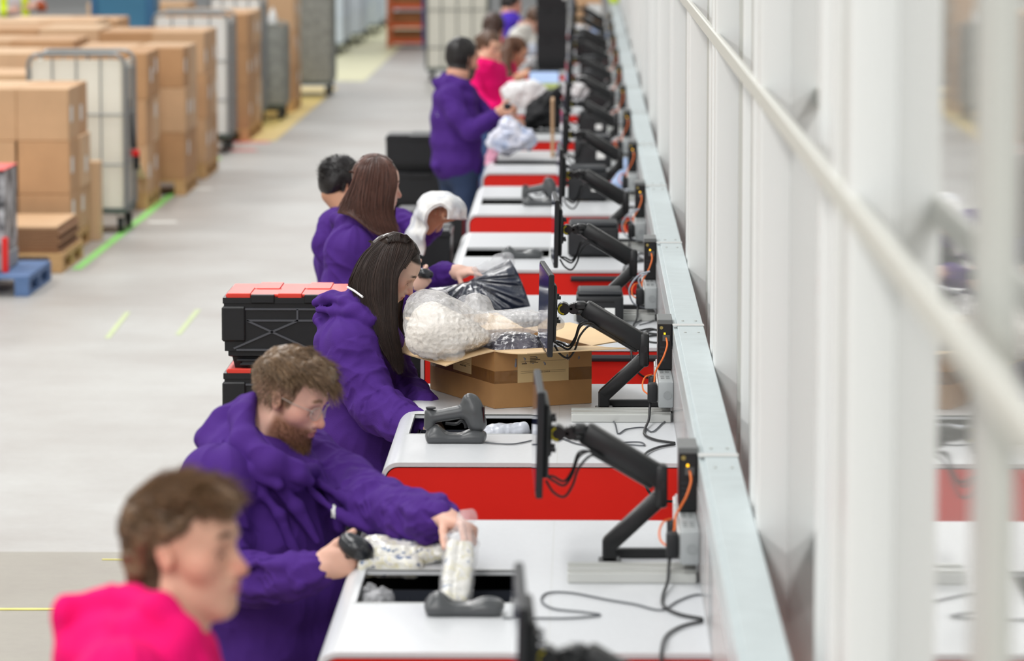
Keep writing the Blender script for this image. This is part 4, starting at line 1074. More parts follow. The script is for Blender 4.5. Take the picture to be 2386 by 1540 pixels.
# ---------------------------------------------------------------- bearded man with glasses at the nearest bench
M_h2 = hairmat('hair_light_brown', (128, 103, 78)); 
def paint2(V, c, R, s):
    def scalp(l):
        x, y, z = l.T; line = np.where(x > -.012, np.where(x > .036, np.minimum(-.02+(x-.036)*4.5, .078), -.02), -.05)
        return (.45+.4*ss(.0, .06, z))*ss(-.008, .016, z-line)
    def beard(l):
        x, y, z = l.T; a = ss(-.035, -.062, z-.25*np.clip(.05-x, 0, .05)+.0)*ss(-.012, .012, x)*ss(-.19, -.15, z); side = ss(.0, .014, x)*ss(.034, .016, x)*ss(.03, -.0, z)*.7*(np.abs(y) > .05)
        lipfree = ss(.8, 1.3, np.sqrt((y/.022)**2+((z+.068)/.012)**2)+(x < .07)*3); return np.maximum(a*lipfree*ss(.02, .03, np.hypot(np.maximum(np.abs(y)-.0, 0)*.6, z+.03)), side)*.92
    return paint_head(V, c, R, s, (232, 184, 164), (128, 102, 78), brow=(140, 104, 76), eye='down', scalp=scalp, beard=beard, beardc=(150, 104, 78), blush=(226, 140, 120))
p2 = build_person('bearded person in glasses and purple hoodie scanning a bagged garment at the nearest bench', 10.8, (643, 932, -.02), (-18, 20, 0, 1.0), -25, (596, 1030, .05),
    [(600, 1050, .04, .10, .13), (606, 1115, .04, .16, .215), (614, 1240, .03, .195, .245), (628, 1380, .03, .21, .25), (636, 1500, .03, .2, .24), (640, 1590, .03, .185, .22)],
    [[(510, 1130, -.17, 84), (500, 1240, -.22, 76), (520, 1340, -.28, 64), (600, 1352, -.36, 54), (690, 1345, -.48, 50), (738, 1330, -.52, 38)],
     [(705, 1085, .22, 84), (795, 1135, .1, 74), (885, 1180, -.14, 62), (960, 1205, -.36, 55), (1005, 1207, -.5, 50), (1032, 1210, -.56, 36)]],
    [dict(arm=0, wr=(742, 1322, -.53), kn=(806, 1308, -.55), n=(.1, .9, .15), right=True, curl=((.9, 1.0, .7), (1.1, 1.1, .8), (1.15, 1.1, .8), (1.2, 1.1, .8)), thumb=(.85, .35, .3), sc=1.02),
     dict(arm=1, wr=(1036, 1210, -.57), kn=(1082, 1226, -.62), n=(.25, -.55, -.7), right=False, curl=((.9, .9, .6), (1.0, 1.0, .7), (1.1, 1.0, .7), (1.2, 1.0, .8)), thumb=(.7, .4, .7), sc=1.05)],
    hood=[[(588, 930, .06, 13), (572, 950, .09, 26), (600, 1000, .2, 36), (660, 1050, .24, 36), (705, 1082, .2, 26)],
          [(585, 930, .04, 14), (560, 968, -.03, 28), (575, 1030, -.14, 32), (628, 1080, -.2, 30), (690, 1100, -.17, 24), (722, 1098, -.06, 18)],
          [(566, 945, .05, 26), (528, 985, .04, 40), (502, 1030, .02, 36)], [(472, 1004, .06, 12), (480, 1022, .03, 26), (520, 1046, -.06, 34), (570, 1066, -.13, 32), (625, 1100, -.18, 26), (690, 1128, -.16, 16)], [(474, 1016, .04, 18), (520, 1008, .16, 34), (600, 1010, .22, 40)],
          [(500, 1000, .02, 26), (540, 1020, -.04, 30), (585, 1060, -.13, 24)], [(640, 1120, -.17, 12), (690, 1180, -.17, 10), (740, 1260, -.16, 8)], [(600, 1130, -.19, 10), (650, 1200, -.2, 9), (690, 1290, -.19, 7)], [(735, 1090, .0, 14), (770, 1150, -.05, 10), (790, 1230, -.08, 7)]],
    folds=[[(596, 1000, -.02, 7), (650, 1062, -.16, 8), (700, 1110, -.2, 7), (722, 1122, -.18, 6)], [(478, 1040, -.02, 8), (530, 1070, -.12, 9), (590, 1096, -.2, 9), (650, 1130, -.22, 7)], [(735, 1120, -.05, 8), (790, 1160, -.1, 8), (850, 1175, -.2, 7)],
           [(720, 1140, -.12, 8), (790, 1200, -.15, 9), (860, 1232, -.22, 8)], [(540, 1330, -.42, 8), (600, 1312, -.46, 8), (660, 1318, -.52, 6)], [(560, 1372, -.42, 8), (630, 1378, -.48, 8), (700, 1368, -.55, 6)]],
    vox=.0026, hvox=.004, amp=.0095, seed=3, painter=paint2, legw=.13, legr=.11)
def mask2(l):
    x, y, z = l.T; line = np.where(x > .02, .07+.25*np.clip(x-.04, 0, 1), .062); return ss(-.004, .014, z-line)
def mask2b(l):
    x, y, z = l.T; line = np.where(x > -.012, np.where(x > .036, -.015+(x-.036)*4.5, -.015), -.04); return ss(0, .02, z-line)*(z < .09)*(np.abs(y)+np.abs(x+.02) > .06)
def flow2(R):
    def f(l):
        x, y, z = l.T; d = np.stack([.95+0*x, np.sign(y)*.45*ss(.02, .07, np.abs(y)), -.15-.95*ss(.03, .09, x)-.4*ss(.04, .08, np.abs(y))], 1); return d@R.T, .55-.2*ss(.04, .09, x)
    return f
core2 = hair_core(p2['c'], p2['R'], p2['s'], [((-.006, 0, .058), (.101, .08, .087), 'u'), ((.05, 0, .098), (.052, .064, .04), 'u'), ((.085, 0, .088), (.03, .045, .026), 'u'),
                  ((.0, 0, -.06), (.25, .2, .118), 's'), ((.135, 0, -.03), (.06, .2, .088), 's')], .0035, .006)
short_hair(p2['root'], p2['V'], p2['N'], p2['loc'], M_h2, mask2, flow2(p2['R']), lambda l: .034+.012*ss(.02, .08, l[:, 0]), 6500, .0008, core=core2)
short_hair(p2['root'], p2['V'], p2['N'], p2['loc'], M_h2, mask2b, lambda l: (np.tile(np.array((-.35, 0, -.8)), (len(l), 1))@p2['R'].T, np.full(len(l), .35)), lambda l: .007+.012*ss(.0, .07, l[:, 2]), 4200, .0006, seed=8).name = 'hair_side'
short_hair(p2['root'], p2['V'], p2['N'], p2['loc'], hairmat('beard_brown', (124, 86, 60)), lambda l: ss(-.05, -.07, l[:, 2]-.2*np.clip(.05-l[:, 0], 0, .05))*ss(.005, .03, l[:, 0])*(l[:, 2] > -.15)*ss(.9, 1.4, np.sqrt((l[:, 1]/.024)**2+((l[:, 2]+.068)/.013)**2)),
           lambda l: (np.tile(np.array((.35, 0, -.75)), (len(l), 1))@p2['R'].T, np.full(len(l), .5)), lambda l: .006+.02*ss(-.085, -.115, l[:, 2])*ss(.03, .07, l[:, 0]), 2800, .00045, seed=9).name = 'beard'
def glasses(p, m):
    w = lambda q: Vector(p['c']+p['R']@(np.array(q)*p['s'])); g = bpy.data.objects
    bm = B()
    for q in (1, -1):
        ring = [(.108-.012*abs(math.cos(a))*(0 if math.cos(a) < 0 else 1), q*(.034+.024*math.cos(a)), -.002+.019*math.sin(a)) for a in [2*math.pi*i/20 for i in range(21)]]
        tube(bm, [w(r) for r in ring], .0011, 6, 1, False); tube(bm, [w((.1, q*.058, .006)), w((.05, q*.074, .008)), w((.0, q*.078, .012)), w((-.012, q*.08, -.0))], .0012, 6, 4)
    tube(bm, [w((.108, .011, .0)), w((.113, 0, .004)), w((.108, -.011, .0))], .0012, 6, 4)
    o = obj('glasses', bm, m, p['root'], True)
    for q in (1, -1):
        bm = B(); vs = [bm.verts.new(w((.107-.012*max(0, math.cos(a)), q*(.034+.0235*math.cos(a)), -.002+.0185*math.sin(a)))) for a in [2*math.pi*i/20 for i in range(20)]]; f = bm.faces.new(vs)
        obj('lens', bm, mat('lens', (240, 244, 246), .05, alpha=.12, spec=.9), o)
glasses(p2, mat('glasses_frame', (212, 200, 188), .2, alpha=.8))
bm = B(); bm.free()
decal('chest_emblem', p2, 778, 1192, 10.5, 6, 18, M_paper, 'small pale chest emblem')

# ---------------------------------------------------------------- young man in pink at the lower left corner
M_h1 = hairmat('hair_brown', (124, 96, 70))
def scalp1(l):
    x, y, z = l.T; line = np.where(x > .045, .07, np.where(x > -.02, .02+.6*np.clip(x, 0, 1), -.075)); return ss(-.006, .012, z-line)
p1 = build_person('person in a bright pink hoodie with swept brown hair, lower left corner', 7.05, (381, 1298, -.02), (-16, -3, 0, 1.0), -10, (388, 1490, .03),
    [(375, 1510, .03, .1, .13), (345, 1600, .03, .135, .2), (335, 1780, .03, .14, .2), (345, 1950, .03, .14, .2), (350, 2100, .03, .15, .2)],
    [[(280, 1600, -.2, 100), (270, 1780, -.24, 84), (330, 1960, -.24, 70), (470, 2000, -.24, 60), (600, 1980, -.22, 46)], [(350, 1590, .2, 100), (360, 1780, .25, 84), (430, 1950, .26, 70), (560, 1980, .25, 60), (660, 1960, .22, 46)]],
    [dict(arm=0, wr=(610, 1980, -.22), kn=(690, 1975, -.22), n=(0, 0, -1), right=True), dict(arm=1, wr=(672, 1960, .22), kn=(750, 1950, .22), n=(0, 0, -1), right=False)],
    hood=[[(165, 1425, .0, 40), (240, 1412, .0, 44), (310, 1400, -.03, 40), (370, 1425, -.1, 40), (425, 1485, -.12, 42), (455, 1560, -.12, 44)], [(170, 1430, .06, 40), (300, 1405, .12, 44), (390, 1440, .14, 40), (450, 1520, .1, 40)],
          [(175, 1450, .02, 50), (190, 1540, .0, 62), (250, 1600, -.05, 70)], [(230, 1480, -.04, 60), (320, 1490, -.1, 58), (390, 1540, -.15, 50), (430, 1610, -.16, 44)], [(185, 1520, -.03, 50), (260, 1540, -.1, 60), (340, 1580, -.15, 56)]],
    top=M_pink, vox=.003, hvox=.005, amp=.006, seed=6, hem=False,
    painter=lambda V, c, R, s: paint_head(V, c, R, s, (224, 174, 150), (52, 36, 28), lips=(196, 122, 116), brow=(92, 66, 50), eye='down', scalp=lambda l: .95*scalp1(l)))
core1 = hair_core(p1['c'], p1['R'], p1['s'], [((-.012, 0, .045), (.102, .083, .086), 'u'), ((.04, 0, .082), (.056, .066, .04), 'u'), ((.084, 0, .08), (.03, .048, .026), 'u'), ((-.06, 0, -.02), (.05, .068, .058), 'u'),
                  ((.07, 0, -.075), (.13, .2, .125), 's'), ((.02, 0, -.085), (.05, .2, .09), 's'), ((.15, 0, -.02), (.06, .2, .08), 's'), ((-.03, 0, -.17), (.2, .2, .09), 's')], .004, .006)
def flow1(R):
    def f(l):
        x, y, z = l.T; topw = ss(.05, .09, z); d = np.stack([.9*topw-.15*(1-topw), np.sign(y)*.3*topw, -.35*topw*ss(.02, .08, x)-.85*(1-topw)], 1); return d@R.T, .3+.12*topw
    return f
short_hair(p1['root'], p1['V'], p1['N'], p1['loc'], M_h1, scalp1, flow1(p1['R']), lambda l: .012+.024*ss(.04, .1, l[:, 2]), 7500, .0009, core=core1, side_shade=lambda l: .62+.6*ss(.05, .11, l[:, 2]))  # mostly shade, partly the shorter cut, painted into the strands: sides darker

# ---------------------------------------------------------------- dark haired woman at the second bench
M_h3 = hairmat('hair_dark_brown', (54, 41, 36), .3); M_h4 = hairmat('hair_chestnut', (92, 60, 50), .32)
def guide(pts, Y):
    a, b, d = pts[0]; return [at(a-2, b+16, Y)]+[at(a, b, Y+d) for a, b, d in pts]
p3 = build_person('person with long dark hair in purple hoodie reaching into the slot of the second bench', 13.7, (903, 630, -.05), (-4, 34, 0, .88), -6, (842, 725, .0),
    [(842, 735, .0, .09, .12), (826, 790, .0, .12, .17), (822, 900, .0, .135, .175), (838, 1010, .0, .135, .18), (846, 1100, .0, .13, .19), (850, 1180, 0, .125, .185)],
    [[(818, 815, -.16, 62), (845, 890, -.22, 57), (880, 950, -.27, 54), (935, 985, -.36, 46), (975, 1000, -.43, 34), (992, 1008, -.46, 26)],
     [(880, 800, .17, 55), (920, 880, .14, 46), (958, 925, .02, 40), (985, 950, -.1, 36), (1000, 968, -.18, 26)]],
    [dict(arm=0, wr=(998, 1012, -.48), kn=(1030, 1040, -.52), n=(-.2, .2, -.9), right=True, curl=(.25, .3, .2), sc=.9), dict(arm=1, wr=(1004, 975, -.2), kn=(1026, 1010, -.3), n=(-.3, -.2, -.9), right=False, curl=(.3, .3, .2), sc=.9)],
    hood=[[(838, 668, .02, 14), (822, 690, .0, 18), (835, 715, -.08, 20), (870, 745, -.13, 20), (905, 775, -.12, 18), (925, 800, -.04, 14)], [(840, 668, .05, 14), (850, 690, .12, 20), (890, 735, .15, 20), (925, 790, .08, 16)],
          [(745, 702, .03, 12), (775, 700, .0, 22), (820, 706, -.06, 26), (850, 735, -.12, 24)], [(748, 745, .02, 16), (775, 755, .0, 27), (820, 745, -.08, 28), (855, 760, -.13, 22)], [(746, 715, .1, 14), (790, 715, .14, 26), (850, 720, .15, 24)], [(775, 725, .03, 30), (800, 725, .04, 34)]],
    folds=[[(736, 706, .0, 6), (760, 694, -.03, 9), (800, 702, -.1, 9), (835, 722, -.15, 9), (862, 748, -.17, 8)], [(738, 748, -.02, 7), (758, 770, -.05, 9), (785, 772, -.1, 9), (815, 756, -.14, 9), (850, 750, -.17, 7)],
           [(742, 722, -.03, 8), (775, 724, -.08, 9), (812, 728, -.14, 9), (848, 742, -.17, 7)], [(826, 682, -.05, 6), (846, 700, -.1, 7), (868, 724, -.13, 7)],
           [(795, 800, -.2, 6), (780, 850, -.2, 6), (778, 900, -.18, 6)], [(868, 890, -.3, 7), (905, 915, -.33, 8), (930, 950, -.39, 7)], [(850, 930, -.3, 7), (890, 975, -.36, 7), (935, 1005, -.42, 6)]],
    vox=.003, hvox=.0042, fem=True, amp=.0085, seed=12, painter=lambda V, c, R, s: paint_head(V, c, R, s, (226, 190, 172), (44, 32, 28), lips=(176, 96, 96), brow=(48, 34, 30), eye='down',
        scalp=lambda l: ss(-.004, .008, l[:, 2]-np.where(l[:, 0] > .05, .078, np.where(l[:, 0] > .02, .04, -.05)))))
G3 = [[(905, 549, -.005), (852, 588, -.035), (826, 636, -.055), (816, 664, -.05), (838, 688, -.07), (850, 714, -.1)],
      [(915, 547, -.005), (868, 588, -.05), (842, 645, -.085), (842, 700, -.12), (862, 752, -.16), (878, 785, -.18)],
      [(925, 546, -.005), (892, 585, -.06), (872, 645, -.1), (872, 700, -.13), (888, 760, -.17), (908, 845, -.19)],
      [(934, 546, -.005), (914, 578, -.065), (902, 640, -.105), (900, 700, -.13), (904, 770, -.165), (926, 868, -.19)],
      [(941, 548, -.005), (940, 576, -.06), (920, 635, -.1), (916, 690, -.125), (918, 760, -.155), (934, 872, -.18)],
      [(948, 550, -.004), (966, 580, -.05), (950, 612, -.085), (926, 645, -.1), (923, 700, -.115), (920, 770, -.14), (940, 866, -.17)]]
long_hair(p3['root'], loft([guide(g, 13.7) for g in G3]), M_h3, p3['c'], 3600, .03, .00075, 4)
def cap_core(p, m, vox=.0045, n=2200, r=.0008, xs=(-.06, .075), back=.05, seed=21, end=100):
    "rounded crown with hairs swept from the parting to both sides"
    V, F = hair_core(p['c'], p['R'], p['s'], [((-.014, 0, .045), (.106, .084, .096), 'u'), ((.13, 0, -.03), (.085, .2, .09), 's'), ((.03, 0, -.1), (.25, .2, .09), 's')], vox, .0015)
    rg = np.random.default_rng(seed); x0 = rg.uniform(*xs, n); sd = np.where(rg.random(n) < .62, -1, 1); t = np.linspace(0, 1, 14)[None]; up = rg.uniform(1.0, 1.035, n)[:, None]
    ph = t*(end*D2R)*rg.uniform(.8, 1.05, n)[:, None]; x = x0[:, None]-back*t**1.5*(x0[:, None] < .04)-.02*t+.012*vnoise(np.stack([x0*60, sd*9., x0*0], 1), seed)[:, None]*t
    w = np.sqrt(np.clip(1-(x/.108)**2, .02, 1)); L_ = np.stack([x-.014, sd[:, None]*.086*np.sin(ph)*w*up, .045+.098*np.cos(ph)*w*up], 2)
    V2, F2 = strands_mesh(p['c']+(L_*p['s'])@p['R'].T, r, r*.6)
    return np_mesh('hair_crown', np.concatenate([V, V2]), np.concatenate([F, F2+len(V)]), m, p['root'], True, np.concatenate([np.full((len(V), 3), .8), strand_tint(n, 14, seed)]))
cap_core(p3, M_h3)
G3b = [[(905, 549, .005), (850, 590, .06), (824, 640, .1), (818, 690, .1), (838, 730, .1)], [(925, 546, .005), (890, 580, .1), (868, 640, .16), (868, 700, .18), (890, 780, .2)],
       [(942, 548, .005), (945, 580, .1), (925, 640, .17), (918, 700, .17), (925, 800, .18)], [(949, 550, .004), (974, 590, .05), (972, 622, .1), (950, 660, .15), (934, 720, .16), (936, 840, .17)]]
long_hair(p3['root'], loft([guide(g, 13.65) for g in G3b]), M_h3, p3['c'], 1200, .03, .0009, 5).name = 'hair_far_side'
bm = B(); tube(bm, [at(810, 669, 13.64), at(826, 678, 13.57), at(845, 692, 13.53)], .004); setp(obj('tee_collar', bm, M_paper, p3['root'], True), 'white collar of a shirt')

# ---------------------------------------------------------------- woman with long brown hair at the third bench
p4 = build_person('person with long straight brown hair in purple hoodie, holding scanner and dark bagged garment', 16.3, (882, 434, .0), (14, 8, 0, .9), 4, (862, 500, .0),
    [(860, 505, .0, .09, .12), (845, 570, .0, .13, .18), (835, 660, .0, .14, .18), (845, 760, .0, .14, .19), (850, 860, .0, .14, .19), (852, 900, 0, .13, .18)],
    [[(815, 590, -.17, 54), (800, 680, -.2, 47), (838, 735, -.22, 40), (900, 705, -.24, 36), (945, 675, -.26, 27)],
     [(880, 575, .18, 50), (925, 650, .2, 40), (985, 665, .14, 34), (1030, 645, .06, 30), (1052, 638, .02, 23)]],
    [dict(arm=0, wr=(950, 672, -.27), kn=(982, 652, -.28), n=(.1, .9, .2), right=True, curl=((.8, .9, .6), (1.2, 1.1, .8), (1.2, 1.1, .8), (1.2, 1.1, .8)), thumb=(.8, .4, .35), sc=.95),
     dict(arm=1, wr=(1062, 634, .0), kn=(1094, 632, -.03), n=(.35, .1, -.95), right=False, curl=((.15, .2, .1), (.5, .3, .2), (.9, .35, .2), (1.1, .4, .3)), thumb=(.55, .6, .9), sc=.98, spread=.1)],
    hood=[[(812, 500, .0, 16), (835, 510, -.1, 18), (870, 535, -.13, 16), (905, 560, -.08, 14)], [(815, 498, .06, 16), (850, 508, .13, 18), (905, 545, .08, 14)], [(785, 512, .03, 16), (812, 520, -.05, 24), (845, 540, -.12, 20)], [(790, 520, .08, 20), (830, 520, .12, 22)]],
    vox=.0045, hvox=.0055, fem=True, amp=.0085, seed=15, hair=(70, 46, 38), painter=lambda V, c, R, s: paint_head(V, c, R, s, (232, 190, 172), (74, 48, 40), lips=(190, 110, 108), eye='down', scalp=lambda l: ss(-.004, .008, l[:, 2]-np.where(l[:, 0] > .06, .078, np.where(l[:, 0] > .03, .04, -.06)))))
G4 = [[(858, 368, .0), (834, 388, -.02), (820, 430, -.04), (803, 462, -.05), (786, 496, -.06)], [(866, 366, .0), (846, 390, -.05), (834, 440, -.08), (826, 476, -.1), (818, 505, -.12)],
      [(873, 365, .0), (862, 392, -.07), (852, 445, -.11), (850, 492, -.14), (866, 540, -.18)], [(880, 365, .0), (882, 392, -.08), (876, 445, -.12), (874, 495, -.15), (892, 550, -.19)],
      [(887, 367, .0), (904, 394, -.075), (902, 445, -.12), (896, 495, -.14), (914, 552, -.18)], [(892, 369, .0), (918, 392, -.06), (925, 425, -.1), (917, 460, -.12), (914, 500, -.13), (931, 548, -.16)]]
long_hair(p4['root'], loft([guide(g, 16.25) for g in G4]), M_h4, p4['c'], 3600, .03, .0009, 6, .014)
cap_core(p4, M_h4)
G4b = [[(a, b, -d*1.6) for a, b, d in g] for g in (G4[0], G4[2], G4[4], [(890, 369, .0), (919, 392, -.06), (929, 430, -.09), (920, 470, -.11), (912, 550, -.12)])]
long_hair(p4['root'], loft([guide(g, 16.4) for g in G4b]), M_h4, p4['c'], 900, .03, .0011, 7).name = 'hair_far_side'
# ================================================================ things on the benches
M_film = mat('clear_film', (244, 244, 248), .16, alpha=.24, spec=1.0, bump=.5, bscale=60)
M_film2 = mat('milky_film', (248, 246, 244), .18, alpha=.36, spec=1.0, bump=.6, bscale=70)
def sdf_obj(name, ps, vox, m, parent=None, noise=0, nf=30, seed=1, sm=1):
    V, F = sdf_mesh(ps, vox)
    if noise: V = V+vnormals(V, F)*(noise*((1-2*np.abs(vnoise(V*nf, seed)))+.5*(1-2*np.abs(vnoise(V*nf*2.3, seed+1)))))[:, None]
    return np_mesh(name, relax(V, F, sm, .35) if sm else V, F, m, parent)
I3 = np.eye(3)
# ---- scanner cradles and scanners
def cradle(x, y, label):
    t = thing('scanner_cradle', label, 'scanner cradle', (x, y, BZ), 'scanner cradles')
    z = BZ
    ps = [rbox((x, y, z+.014), (.092, .042, .014), I3, .012, .01), ell((x-.058, y, z+.026), (.036, .036, .032), k=.02), ell((x+.058, y, z+.024), (.04, .037, .024), k=.02),
          cap((x-.02, y, z+.055), (x+.09, y, z+.058), .03, .02, k=.012, op='s'), rbox((x, y, z-.02), (.2, .2, .02), I3, .001, .002, 's')]
    sdf_obj('cradle_body', ps, .003, M_grey, t); return t
def scanner(x, y, z, label, yaw=0, pitch=0, m=None):
    "hand scanner lying handle to the left, head to the right"
    t = thing('barcode_scanner', label, 'barcode scanner', (x, y, z), None)
    M = Matrix.Translation((x, y, z)) @ Matrix.Rotation(yaw*D2R, 4, 'Z') @ Matrix.Rotation(pitch*D2R, 4, 'Y'); R = np.array(M.to_3x3())
    w = lambda a, b, c: M @ Vector((a, b, c))
    sdf_obj('scanner_body', [cap(w(-.07, 0, .0), w(.03, 0, .018), .019, .022, k=.02), cap(w(.048, 0, .05), w(.072, 0, -.02), .026, .03, k=.02), ell(w(.062, 0, .012), (.03, .036, .052), R, .015), cap(w(-.082, 0, .012), w(-.082, 0, -.03), .015, .017, k=.012)], .003, m or M_grey, t)
    bm = B(); tube(bm, [w(-.03, -.004, -.02), w(.005, -.004, -.022), w(.02, -.004, -.012), w(.032, -.004, -.02), w(.036, -.004, -.035)], .005); obj('trigger', bm, M_blackp, t, True)
    bm = B(); cyl(bm, w(-.077, 0, .026), w(-.077, 0, .031), .016, seg=20); obj('end_ring', bm, M_dark, t, True)
    bm = B(); box(bm, .088, .096, -.022, .022, -.02, .035, .003, M); obj('scan_window', bm, mat('scan_window', (30, 20, 24), .08, spec=.8), t)
    return t
cr1 = cradle(-.292, 9.57, 'empty grey scanner cradle in front of the slot of the nearest bench')
cr2 = cradle(-.408, 12.535, 'grey cradle holding a scanner beside the slot of the second bench')
sc2 = scanner(-.41, 12.535, BZ+.082, 'grey scanner resting in its cradle on the second bench', 0, 0)
dup(cr1, (0, 9.09, 0), 'empty grey scanner cradle at the slot of the fourth bench')
dup(cr2, (.168, 9.12, 0), 'grey scanner cradle on the fifth bench beside the tape roll'); dup(sc2, (.168, 9.12, 0), 'grey scanner in the cradle on the fifth bench, beside the tape roll')
M_scanb = mat('scanner_black', (40, 42, 46), .22, spec=.6)
def held_scanner(Y, pts, label):
    t = thing('barcode_scanner', label, 'barcode scanner', tuple(at(pts[0][0], pts[0][1], Y)))
    (hx, hy, hr), (tx, ty, tr), (gx, gy, gr) = pts; k = ppm(Y)
    a, b, g = at(hx, hy, Y), at(tx, ty, Y-.02), at(gx, gy, Y+.04)
    sdf_obj('scanner_head', [cap(a, b, hr/k, tr/k, k=.01), ell((a+b)/2+Vector((0, -.012, 0)), (hr/k*1.25, hr/k, hr/k*.95))], .003, M_scanb, t)
    sdf_obj('scanner_grip', [cap((a+b)/2+Vector((-.01, 0, -.01)), g, gr/k, gr/k*.9, k=.01)], .003, M_dark, t)
    return t
held_scanner(10.24, [(812, 1264, 25), (850, 1287, 22), (786, 1318, 12)], 'black hand scanner held by the bearded person in glasses')
held_scanner(16.02, [(974, 633, 10), (1001, 640, 9), (960, 662, 7)], 'black hand scanner held by the person with long straight brown hair')
# ---- patterned garments
pm = bpy.data.materials.new('printed_fabric'); pm.use_nodes = True; nt = pm.node_tree; N = nt.nodes; L = nt.links; bs = N['Principled BSDF']
tc = N.new('ShaderNodeTexCoord'); vo = N.new('ShaderNodeTexNoise'); vo.inputs['Scale'].default_value = 26; vo.inputs['Detail'].default_value = 3; L.new(tc.outputs['Object'], vo.inputs['Vector'])
cr = N.new('ShaderNodeValToRGB'); cr.color_ramp.interpolation = 'CONSTANT'; el = cr.color_ramp.elements
el[0].position = 0; el[0].color = s2l((96, 116, 150))+(1,); el[1].position = .36; el[1].color = s2l((232, 230, 222))+(1,)
for p_, c_ in ((.52, (226, 220, 190)), (.58, (236, 234, 228)), (.64, (142, 144, 148)), (.69, (230, 228, 222))): q = el.new(p_); q.color = s2l(c_)+(1,)
L.new(vo.outputs[0], cr.inputs[0]); L.new(cr.outputs[0], bs.inputs['Base Color']); bs.inputs['Roughness'].default_value = .25; bs.inputs['Coat Weight'].default_value = .4
def pillow(name, c, half, R, m, parent=None, noise=.006, nf=40, seed=1, vox=.004):
    return sdf_obj(name, [rbox(c, half, R, min(half)*.9, .01)], vox, m, parent, noise, nf, seed)
def Rz(a, tilt=0, roll=0): return np.array((Matrix.Rotation(a*D2R, 3, 'Z') @ Matrix.Rotation(tilt*D2R, 3, 'Y') @ Matrix.Rotation(roll*D2R, 3, 'X')))
def pack(label, a, b, Y, hz, dy, seed):
    p, q = at(a[0], a[1], Y), at(b[0], b[1], Y); c = (p+q)/2; L_ = (q-p).length/2; ang = math.degrees(math.atan2((q-p).z, (q-p).x))
    return setp(pillow('bagged_garment', c, (L_, dy, hz), Rz(0, -ang), pm, None, .005, 20, seed), label, 'bagged garment', 'patterned bagged garments')
pack('lower patterned white garment pack lying across the nearest bench', (838, 1308), (985, 1310), 10.3, .024, .1, 3)
pack('upper patterned white garment pack, on the lower one, nearest bench', (845, 1278), (985, 1280), 10.36, .021, .09, 4)
pack('patterned pack end sticking out right of the garment packs, nearest bench', (955, 1297), (1045, 1268), 10.34, .022, .08, 5)
t = thing('bagged_garment', 'clear bag with rolled patterned garment held upright over the empty cradle', 'bagged garment', tuple(at(1070, 1418, 9.98)))
pA, pB = at(1058, 1408, 9.95), at(1075, 1262, 10.12); ax = (pB-pA).normalized(); side = Vector((0, -1, 0)).cross(ax).normalized(); nn = ax.cross(side)
Rg = np.array(Matrix((side, nn, ax)).transposed())
pillow('garment', (pA+pB)/2-side*.012, (.022, .018, (pB-pA).length/2), Rg, pm, t, .0035, 26, 6, .003); pillow('garment', (pA+pB)/2+side*.018, (.017, .016, (pB-pA).length/2*.96), Rg, pm, t, .003, 26, 8, .003)
pC = at(1083, 1206, 10.17)
V, F = sdf_mesh([rbox((pA+pB)/2, (.044, .026, (pB-pA).length/2+.008), Rg, .02, .02), cap(pB, pC, .032, .02, k=.03), ell(at(1100, 1204, 10.17), (.016, .007, .02), k=.012)], .0035)
V = V+vnormals(V, F)*(.004*vnoise(V*45, 2))[:, None]; np_mesh('clear_bag', V, F, M_film, t)
sdf_obj('crumpled_film', [ell(at(880, 1402, 9.9), (.03, .03, .02)), ell(at(862, 1392, 9.95), (.015, .02, .03)), ell(at(895, 1396, 9.9), (.02, .02, .02))], .004, M_film, None, .01, 60)
setp(bpy.data.objects['crumpled_film'], 'crumpled clear film scrap in the slot of the nearest bench', 'plastic film')
M_grbag = mat('grey_bag', (206, 210, 220), .25, alpha=.85, spec=.7)
sdf_obj('plastic_bag', [ell(at(1160, 1010, 12.95), (.055, .06, .03), k=.03), ell(at(1205, 1006, 12.95), (.04, .05, .022), k=.03), cap(at(1195, 1008, 12.95), at(1224, 992, 12.95), .012, .006, k=.03)], .004, M_grbag, None, .004, 24)
setp(bpy.data.objects['plastic_bag'], 'pale grey plastic bag in the slot of the second bench', 'plastic bag')
# ---- open carton with film on the second bench
P0 = Vector((-.3014, 13.33, BZ)); uR = Vector((math.cos(24.5*D2R), math.sin(24.5*D2R), 0)); uL = Vector((-uR.y, uR.x, 0)); CL, CW, CH = .575, .362, .2
t = thing('cardboard_box', 'open brown carton with film spilling out, standing on the second bench', 'cardboard box', tuple(P0+uR*CW/2+uL*CL/2))
Mb = Matrix(((uR.x, uL.x, 0, P0.x), (uR.y, uL.y, 0, P0.y), (0, 0, 1, P0.z), (0, 0, 0, 1)))
M_cb = mat('carton_kraft', (170, 126, 78), .55, var=.1, vscale=7, bump=.12, bscale=30); M_cin = mat('carton_inside', (232, 200, 156), .75, var=.04, vscale=8)
bm = B(); w = .006
for a in ((0, CW, 0, w), (0, CW, CL-w, CL), (0, w, w, CL-w), (CW-w, CW, w, CL-w)): box(bm, *a, .001, CH, 0, Mb)
box(bm, w, CW-w, w, CL-w, .001, .008, 0, Mb); bmesh.ops.bevel(bm, geom=[e for e in bm.edges if False] or [], offset=.001, affect='EDGES') if False else None
obj('carton_body', bm, M_cb, t)
